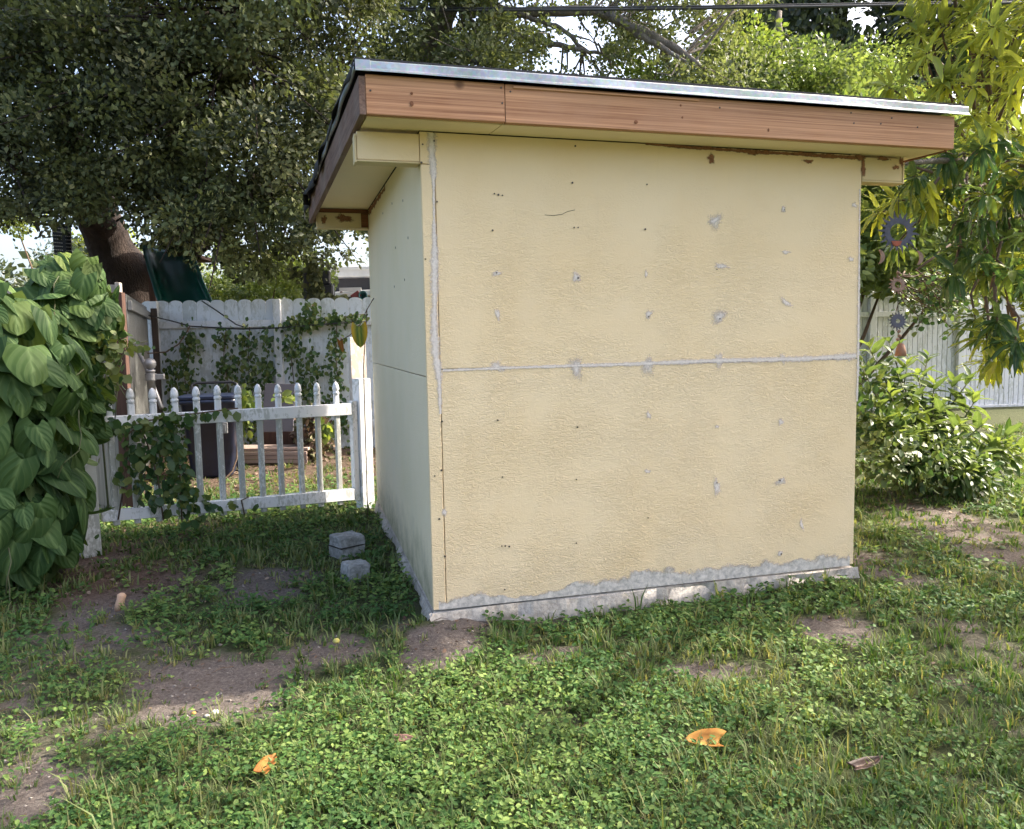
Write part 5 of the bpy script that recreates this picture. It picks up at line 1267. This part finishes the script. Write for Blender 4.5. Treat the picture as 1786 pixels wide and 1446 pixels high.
# ivy on the picket fence and on the white fence
def ivy(name, label, spots, plane, size, off, m, tint, stems, dens=1.0):
    root = thing(name, label, 'ivy', plane(spots[0][0], spots[0][1])*np.array([1, 1, 0])+np.array([0, 0, -.1])); pts = []
    for x, y, rx_, ry_, k in spots:
        for _ in range(int(k*dens)):
            P = plane(x+rng.normal(0, rx_*.55), y+rng.normal(0, ry_*.55))
            if P[2] > -.08: pts.append(P-CF*rng.uniform(*off))
    pts = np.array(pts); n = len(pts)
    T = heart(.15, .1, .5)
    scatter('foliage', T_LEAF, pts, rng.normal(0, .55, (n, 3))+np.array([0, 0, -.8]), rng.normal(0, .45, (n, 3))-CF+np.array([0, 0, .5]), size*rng.uniform(.6, 1.25, n), np.clip(rng.normal(tint, .27, n), 0, 1), m, root, rng.uniform(.9, 1.5, n), True)
    mb = MB()
    for st in stems: mb.tube([plane(x, y)-CF*off[1]*.5+rng.normal(0, .01, 3) for x, y in st], .006, 5)
    if stems: mb.obj('stem', m_twig, root, True)['kind'] = 'stuff'
    return root
ivy('picket_ivy', 'dark green ivy smothering the left half of the picket fence rails'.replace('left half', 'vine-side half'), [(236,745,22,12,60),(275,738,26,14,90),(310,728,18,14,60),(245,775,20,26,90),(275,790,34,40,200),(320,800,18,60,150),(325,850,24,30,120),(300,760,22,30,90),(340,870,26,18,80),(290,850,40,34,120),(240,830,28,34,80),(355,722,26,6,30),(400,716,20,4,16),(350,905,14,8,24),(420,872,8,6,10),(455,878,6,4,6),(205,735,14,8,24),(370,880,20,8,30)],
    lambda x, y: hitv(x, y, FA, FB), .075, (.02, .16), m_ivy, .45, [[(215,905),(230,830),(232,760),(260,735),(330,722),(420,716)], [(330,905),(322,850),(318,790),(305,735)], [(290,900),(280,830),(262,770),(240,735)], [(430,895),(428,870),(440,866)]], .40)
FP1, FP2 = A1-CF*.05, B1-CF*.05
ivy('fence_ivy', 'small-leaved ivy hanging in swags from the rail of the white scalloped fence', [(335,600,18,26,170),(330,650,22,30,170),(350,690,22,24,120),(395,590,16,24,100),(400,640,22,34,170),(435,600,18,30,130),(440,660,22,40,200),(470,590,12,20,60),(468,650,16,34,140),(470,720,24,30,170),(520,570,30,10,130),(545,560,34,12,170),(590,556,34,8,130),(625,552,16,8,50),(545,540,14,12,60),(515,610,16,34,150),(545,640,20,34,150),(530,690,18,30,120),(590,600,14,36,130),(590,660,14,50,170),(560,720,20,34,120),(500,740,22,28,110),(420,730,22,24,110),(390,690,16,24,80),(300,640,10,24,50),(310,690,14,30,70),(600,730,16,30,90),(330,740,20,26,80),(450,770,30,20,90),(540,770,24,24,80)],
    lambda x, y: hitv(x, y, FP1, FP2), .075, (.02, .22), m_ivy, .42, [[(330,569),(336,610),(328,660),(335,720)], [(400,572),(396,620),(404,680),(430,740)], [(440,572),(438,640),(446,700)], [(484,574),(520,566),(560,556),(610,552),(640,550)], [(520,570),(512,620),(520,690)], [(592,560),(588,620),(594,700),(590,760)], [(545,550),(532,540),(548,533)]], .68)
# vine hanging in front of the cart
ivy('cart_vine', 'leafy vine hanging over the black cart behind the fence', [(552,480,10,14,70),(553,505,12,14,90),(560,518,16,8,60),(590,518,20,5,40),(548,460,12,12,50),(520,478,16,12,40)], lambda x, y: at(x, y, 12.2), .10, (.0, .2), m_oak, .6, [[(550,440),(552,480),(556,525)]])
# climbing clump left of the bench
ivy('bench_weed', 'bright green weed growing between navy bin and bench', [(430,700,12,22,60),(425,735,10,20,40),(455,715,10,14,30),(405,750,8,14,24),(500,690,10,10,20),(530,835,18,6,30),(440,835,16,6,24),(570,745,10,20,40)], lambda x, y: at(x, y, 9.4), .10, (.0, .2), m_lite, .35, [[(428,820),(430,760),(428,690)]])
# yellow heart leaves at the shed's far corner
yl = thing('yellow_leaf_vine', 'yellowing heart leaf and curled brown leaf on a thin vine by the shed corner', 'vine', (*at(620, 640, 6.3)[:2], -.1))
T = heart(.12, .12, .55); tl = np.clip(.75-1.1*(1-np.clip(T[2]*1.25, 0, 1))*(T[0][:, 0] > -.25), .0, 1)
m_yel = leafmat('yellowing_leaf', (.10, .16, .03), (.55, .36, .03), (.68, .34, .03), .3, .45, .4, rib=(.5, .45, .06), veins=True, rnd=0)
me = np_mesh('leaf', T[0], T[1], m_yel, {'tint': tl, 'rib': T[2], 'vein': T[3]}, True)
X_, Y_, Z_ = frames(np.array([[.02, 0, -1.]]), (-CF+np.array([0, 0, .2]))[None]); put_leaf(me, yl, at(626, 570, 6.1), X_[0], Y_[0], Z_[0], .165)
me2 = np_mesh('leaf', T[0]*np.array([.55, 1, 1]), T[1], m_orange, {'tint': np.full(len(T[0]), .1), 'rib': T[2], 'vein': T[3]}, True)
X_, Y_, Z_ = frames(np.array([[.25, 0, -1.]]), (-CF+.5*CR)[None]); put_leaf(me2, yl, at(593, 594, 6.4), X_[0], Y_[0], Z_[0], .10)
MB().tube([at(640, 540, 6.1), at(628, 566, 6.1), at(610, 585, 6.3), at(594, 594, 6.4)], .004, 5).obj('tendril', m_twig, yl, True)
MB().tube([(*at(632, 640, 6.2)[:2], -.1), at(634, 640, 6.2), at(640, 540, 6.1), at(652, 520, 6.2)], .004, 5).obj('stem', m_twig, yl, True)

# ------------------------------------------------------------------ lawn
def sample_ground(n, dmin, dmax, pw):
    """points on the ground in a wide wedge before the camera, more of them near"""
    d = dmin*(dmax/dmin)**(rng.random(n)**pw); a = rng.uniform(-.80, .80, n)
    x = CX+d*(np.sin(-YAW)+0)*1.0; fwx, fwy = CF[0]/math.hypot(CF[0], CF[1]), CF[1]/math.hypot(CF[0], CF[1])
    lat = d*a; X_ = CX+fwx*d+fwy*lat; Y_ = CY+fwy*d-fwx*lat
    return X_, Y_, d
def free(x, y):
    ins = (x > -.05) & (x < W+.05) & (y > -.035) & (y < D+.03)
    blk = (np.hypot(x-a_.location[0], y-a_.location[1]) < .13) | (np.hypot(x-b_.location[0], y-b_.location[1]) < .09)
    return ~ins & ~blk
a_, b_ = [o for o in bpy.data.objects if o.name.startswith('concrete_block')][:2]
def leafy(x, y):
    v = .45+.9*wob(x, y, 3.0, 8, 8)+.6*wob(x, y, 9.0, 1, 8)
    v = v+.45*sm(-.5, -1.0, y)*sm(1.0, .3, x)-.25*sm(1.3, 2.2, x)+.35*np.exp(-((x-1.2)**2/.8+(y+.25)**2/.04))
    return np.clip(v, 0, 1)
# grass blades in tufts
X_, Y_, d_ = sample_ground(23000, 1.75, 12.0, .95)
bq = bare(X_, Y_); lq = leafy(X_, Y_)
kp = free(X_, Y_) & (rng.random(len(X_)) > np.clip(bq*1.15-.12, 0, .955)) & (rng.random(len(X_)) > .50*lq)
X_, Y_, d_ = X_[kp], Y_[kp], d_[kp]
nbl = rng.integers(5, 11, len(X_)); idx = np.repeat(np.arange(len(X_)), nbl); n = len(idx)
th = rng.uniform(0, 6.283, n); rad = rng.uniform(0, .022, n)*np.clip(d_[idx]/2.5, 1, 2.5)
bx = X_[idx]+rad*np.cos(th); by = Y_[idx]+rad*np.sin(th); bz_ = gz(bx, by)-.004
tall = rng.gamma(6, 1/6., len(X_))
Lb = rng.uniform(.028, .075, n)*tall[idx]*(1-.35*bare(bx, by)); wdt = rng.uniform(.0016, .0032, n)*np.clip(d_[idx]/2.3, 1, 3.0)
lean = rng.uniform(.25, 1.15, n); az = th+rng.normal(0, .8, n)
dirh = np.stack([np.cos(az), np.sin(az), np.zeros(n)], 1); side = np.stack([-np.sin(az), np.cos(az), np.zeros(n)], 1); up = np.array([0, 0, 1.])
p0 = np.stack([bx, by, bz_], 1); p1 = p0+Lb[:, None]*(.5*up*np.cos(lean*.4)[:, None]+.5*dirh*np.sin(lean*.4)[:, None])
p2 = p1+Lb[:, None]*(.5*up*np.cos(lean*1.2)[:, None]+.5*dirh*np.sin(lean*1.2)[:, None])
V = np.stack([p0-side*wdt[:, None], p0+side*wdt[:, None], p1-side*(wdt*.85)[:, None], p1+side*(wdt*.85)[:, None], p2], 1)
Fg = (np.array([(0, 1, 3), (0, 3, 2), (2, 3, 4)])[None]+(np.arange(n)*5)[:, None, None]).reshape(-1, 3)
tn = np.clip(.38+.35*wob(X_, Y_, 2.2, 12, 8)+rng.normal(0, .12, len(X_)), 0, 1)[idx]+rng.normal(0, .12, n)+.7*(rng.random(n) < .08)
o = place('grass', np_mesh('grass', V.reshape(-1, 3), Fg, m_grass, {'tint': np.repeat(np.clip(tn, 0, 1), 5)}), None); tag(o, 'uneven tufts of green lawn grass thinning into bare soil', 'grass', None, 'stuff')
# trailing small-leaved ground cover in sprigs
X_, Y_, d_ = sample_ground(25000, 1.75, 8.5, .80)
bq = bare(X_, Y_); lq = leafy(X_, Y_)
kp = free(X_, Y_) & (rng.random(len(X_)) < lq*1.15) & (rng.random(len(X_)) > np.clip(bq*1.4-.1, 0, .99))
X_, Y_, d_ = X_[kp], Y_[kp], d_[kp]
k = rng.integers(5, 10, len(X_)); idx = np.repeat(np.arange(len(X_)), k); n = len(idx)
ph = rng.uniform(0, 6.283, len(X_))[idx]+rng.normal(0, 1.1, n); hh = rng.uniform(.008, .055, n); rad = rng.uniform(.0, .035, n)
pos = np.stack([X_[idx]+rad*np.cos(ph), Y_[idx]+rad*np.sin(ph), 0*ph], 1); pos[:, 2] = gz(pos[:, 0], pos[:, 1])+hh
Yd = np.stack([np.cos(ph), np.sin(ph), rng.normal(.12, .35, n)], 1); Zd = np.stack([rng.normal(0, .35, n), rng.normal(-.15, .35, n), np.ones(n)], 1)
sz = rng.uniform(.012, .027, n)*np.clip(d_[idx]/2.8, 1, 1.8)
tn = np.clip(.38+.50*wob(X_, Y_, 3.0, 2, 8)[idx]+rng.normal(0, .22, n), 0, 1)
o = scatter('ground_cover', T_LEAF, pos, Yd, Zd, sz, tn, m_cover, None, rng.uniform(.75, 1.25, n), True); tag(o, 'trailing small-leaved ground cover mixed through the lawn', 'ground cover', None, 'stuff')
# brown litter: chips on the mulch, leaves behind the picket fence, odd bits in the lawn
X_, Y_, d_ = sample_ground(26000, 1.8, 11.0, .6)
mq = mulch(X_, Y_); bq = bare(X_, Y_); kp = free(X_, Y_) & (rng.random(len(X_)) < np.clip(mq*.9+.42*bq**1.5+.028, 0, 1)); X_, Y_, d_ = X_[kp], Y_[kp], d_[kp]; n = len(X_)
pos = np.stack([X_, Y_, gz(X_, Y_)+rng.uniform(.003, .018, n)], 1); a = rng.uniform(0, 6.283, n)
o = scatter('leaf_litter', T_LEAF, pos, np.stack([np.cos(a), np.sin(a), rng.normal(0, .25, n)], 1), np.stack([rng.normal(0, .5, n), rng.normal(0, .5, n), np.ones(n)], 1), rng.uniform(.010, .042, n)*np.clip(d_/5, .6, 2.), np.clip(rng.normal(.40, .3, n), 0, 1), m_dry, None, rng.uniform(.4, 1.2, n)); tag(o, 'brown bark chips and dry leaf litter scattered on the soil', 'leaf litter', None, 'stuff')
# heap of dry leaves beside the bench
c = at(548, 790, 9.9); n = 900; q = nrm(rng.normal(0, 1, (n, 3)))*rng.random((n, 1))**.4*np.array([.24, .24, .42]); pos = q+np.array([c[0], c[1], .18]); pos = pos[pos[:, 2] > -.1]; n = len(pos)
o = scatter('leaf_heap', T_LEAF, pos, rng.normal(0, 1, (n, 3)), rng.normal(0, 1, (n, 3)), rng.uniform(.06, .13, n), np.clip(rng.normal(.35, .25, n), 0, 1), m_dry, None, rng.uniform(.5, 1.2, n)); tag(o, 'heap of dry brown leaves piled at the end of the bench', 'leaf heap', None, 'stuff')
# small pebbles on the bare soil
X_, Y_, d_ = sample_ground(9000, 1.8, 7, .8); bq = bare(X_, Y_); kp = free(X_, Y_) & (rng.random(len(X_)) < bq**2*.5); X_, Y_ = X_[kp], Y_[kp]; n = len(X_)
octv = np.array([(1, 0, 0), (0, 1, 0), (-1, 0, 0), (0, -1, 0), (0, 0, .7), (0, 0, -.7)]); octf = np.array([(0, 1, 4), (1, 2, 4), (2, 3, 4), (3, 0, 4), (1, 0, 5), (2, 1, 5), (3, 2, 5), (0, 3, 5)])
sz = rng.gamma(2, .0018, n)+.0015
V = np.stack([X_, Y_, gz(X_, Y_)+.001], 1)[:, None]+octv[None]*sz[:, None, None]*rng.uniform(.6, 1.4, (n, 1, 3))
m_peb = plain('pebble', (.36, .32, .28), (.20, .175, .15), 30, .9)
o = place('pebbles', np_mesh('pebbles', V.reshape(-1, 3), (octf[None]+(np.arange(n)*6)[:, None, None]).reshape(-1, 3), m_peb), None); tag(o, 'fine pale grit lying on the bare soil patches', 'grit', None, 'stuff')

X_, Y_, d_ = sample_ground(420, 1.8, 7, .8); kp = free(X_, Y_); X_, Y_ = X_[kp], Y_[kp]; mb = MB()
for x, y in zip(X_, Y_):
    a = random.uniform(0, 6.28); L_ = random.uniform(.03, .11); z = float(gz(x, y))+.008; k_ = random.uniform(-.3, .3)
    p = [np.array([x, y, z]), np.array([x+L_*.5*math.cos(a), y+L_*.5*math.sin(a), z+.010]), np.array([x+L_*math.cos(a+k_), y+L_*math.sin(a+k_), z+.004])]
    mb.tube(p, [.0022, .0018, .0011], 4)
o = mb.obj('fallen_twigs', m_twig); tag(o, 'thin dry twigs scattered over lawn and soil', 'twigs', None, 'stuff')
# single fallen things on the lawn
def fallen(name, label, px, py, size, m, ang, width=1.0, T=None, lift=.034, tilt=.2, tint=.5, curl=.0):
    T = T or heart(.05, -.1, .5); P = ground_at(px, py); Tv = T[0].copy(); Tv[:, 0] *= width
    Tv[:, 2] += curl*Tv[:, 0]**2*4+curl*.5*(Tv[:, 1]-.5)**2+.022*np.sin(Tv[:, 0]*8+Tv[:, 1]*6)+.012*np.sin(Tv[:, 1]*14)
    A = {'tint': np.clip(tint+.25*np.sin(Tv[:, 0]*9+Tv[:, 1]*7), 0, 1), 'rib': T[2]}
    A['vein'] = T[3] if len(T) > 3 else np.zeros(len(Tv))
    o = place(name, np_mesh(name, Tv, T[1], m, A, True)); yd = np.array([math.cos(ang), math.sin(ang), tilt]); X_, Y_, Z_ = frames(yd[None], np.array([[0.15, -.45, 1.]]))
    o.matrix_basis = Matrix([[X_[0][i]*size, Y_[0][i]*size, Z_[0][i]*size, [P[0], P[1], P[2]+lift][i]] for i in range(3)]+[[0, 0, 0, 1]])
    o.modifiers.new('thick', 'SOLIDIFY').thickness = .008
    return tag(o, label, 'leaf', 'dead leaves fallen on the lawn')
fallen('fallen_leaf', 'orange curled dead leaf lying in the ground cover beside the pale pinkish one', 457, 1366, .095, m_orange, 1.1, .75, curl=.5, tint=.3)
fallen('fallen_leaf', 'pinkish brown narrow dead leaf on the ground cover', 690, 1306, .085, m_pinkleaf, -.55, .55, curl=.4)
fallen('fallen_leaf', 'broad orange heart-shaped dead leaf lying flat in the lawn', 1252, 1312, .112, m_orange, 2.75, 1.0, tilt=.10, tint=.75, curl=.35)
fallen('fallen_leaf', 'dark brown shrivelled dead leaf, the darkest on the lawn', 1490, 1360, .115, m_brownleaf, .05, .45, curl=.9)
P = ground_at(207, 1062)
st = MB().lathe([(.020, -.01), (.024, .02), (.021, .05), (.024, .075), (.012, .085)], 10, o=(P[0], P[1], P[2]), R=[[1, 0, .25], [0, 1, .1], [-.2, 0, 1]]).obj('cut_stump', plain('fresh_cut_wood', (.56, .36, .23), (.42, .24, .15), 30, .8), None, True); tag(st, 'small peach-coloured cut stub standing out of the bark mulch', 'stub')
P = ground_at(587, 1129)
tag(MB().lathe([(.002, .0), (.014, .004), (.018, .012), (.012, .021), (.003, .024)], 10, o=P+np.array([0, 0, .02])).obj('fallen_fruit', plain('yellow_fruit', (.52, .47, .12), (.40, .34, .08), 30, .5), None, True), 'small yellow fruit lying at the edge of the bare soil', 'fruit')
for k, (x, y, s, c, lab) in enumerate([(375,1246,.016,(.66,.64,.58),'whitish pebble lying on bare soil where the lawn begins'), (361,1251,.011,(.60,.56,.44),'small cream pebble beside the whitish one'), (338,1246,.010,(.55,.30,.07),'tiny orange berry near the whitish pebbles')]):
    P = ground_at(x, y); tag(MB().lathe([(s*.3, 0), (s, s*.35), (s*.9, s*.8), (s*.3, s*1.1)], 9, o=P).obj('berry' if k == 2 else 'pebble', plain('stone_%s' % ('pale', 'cream', 'orange')[k], c, None, 30, .7), None, True), lab, 'berry' if k == 2 else 'pebble')
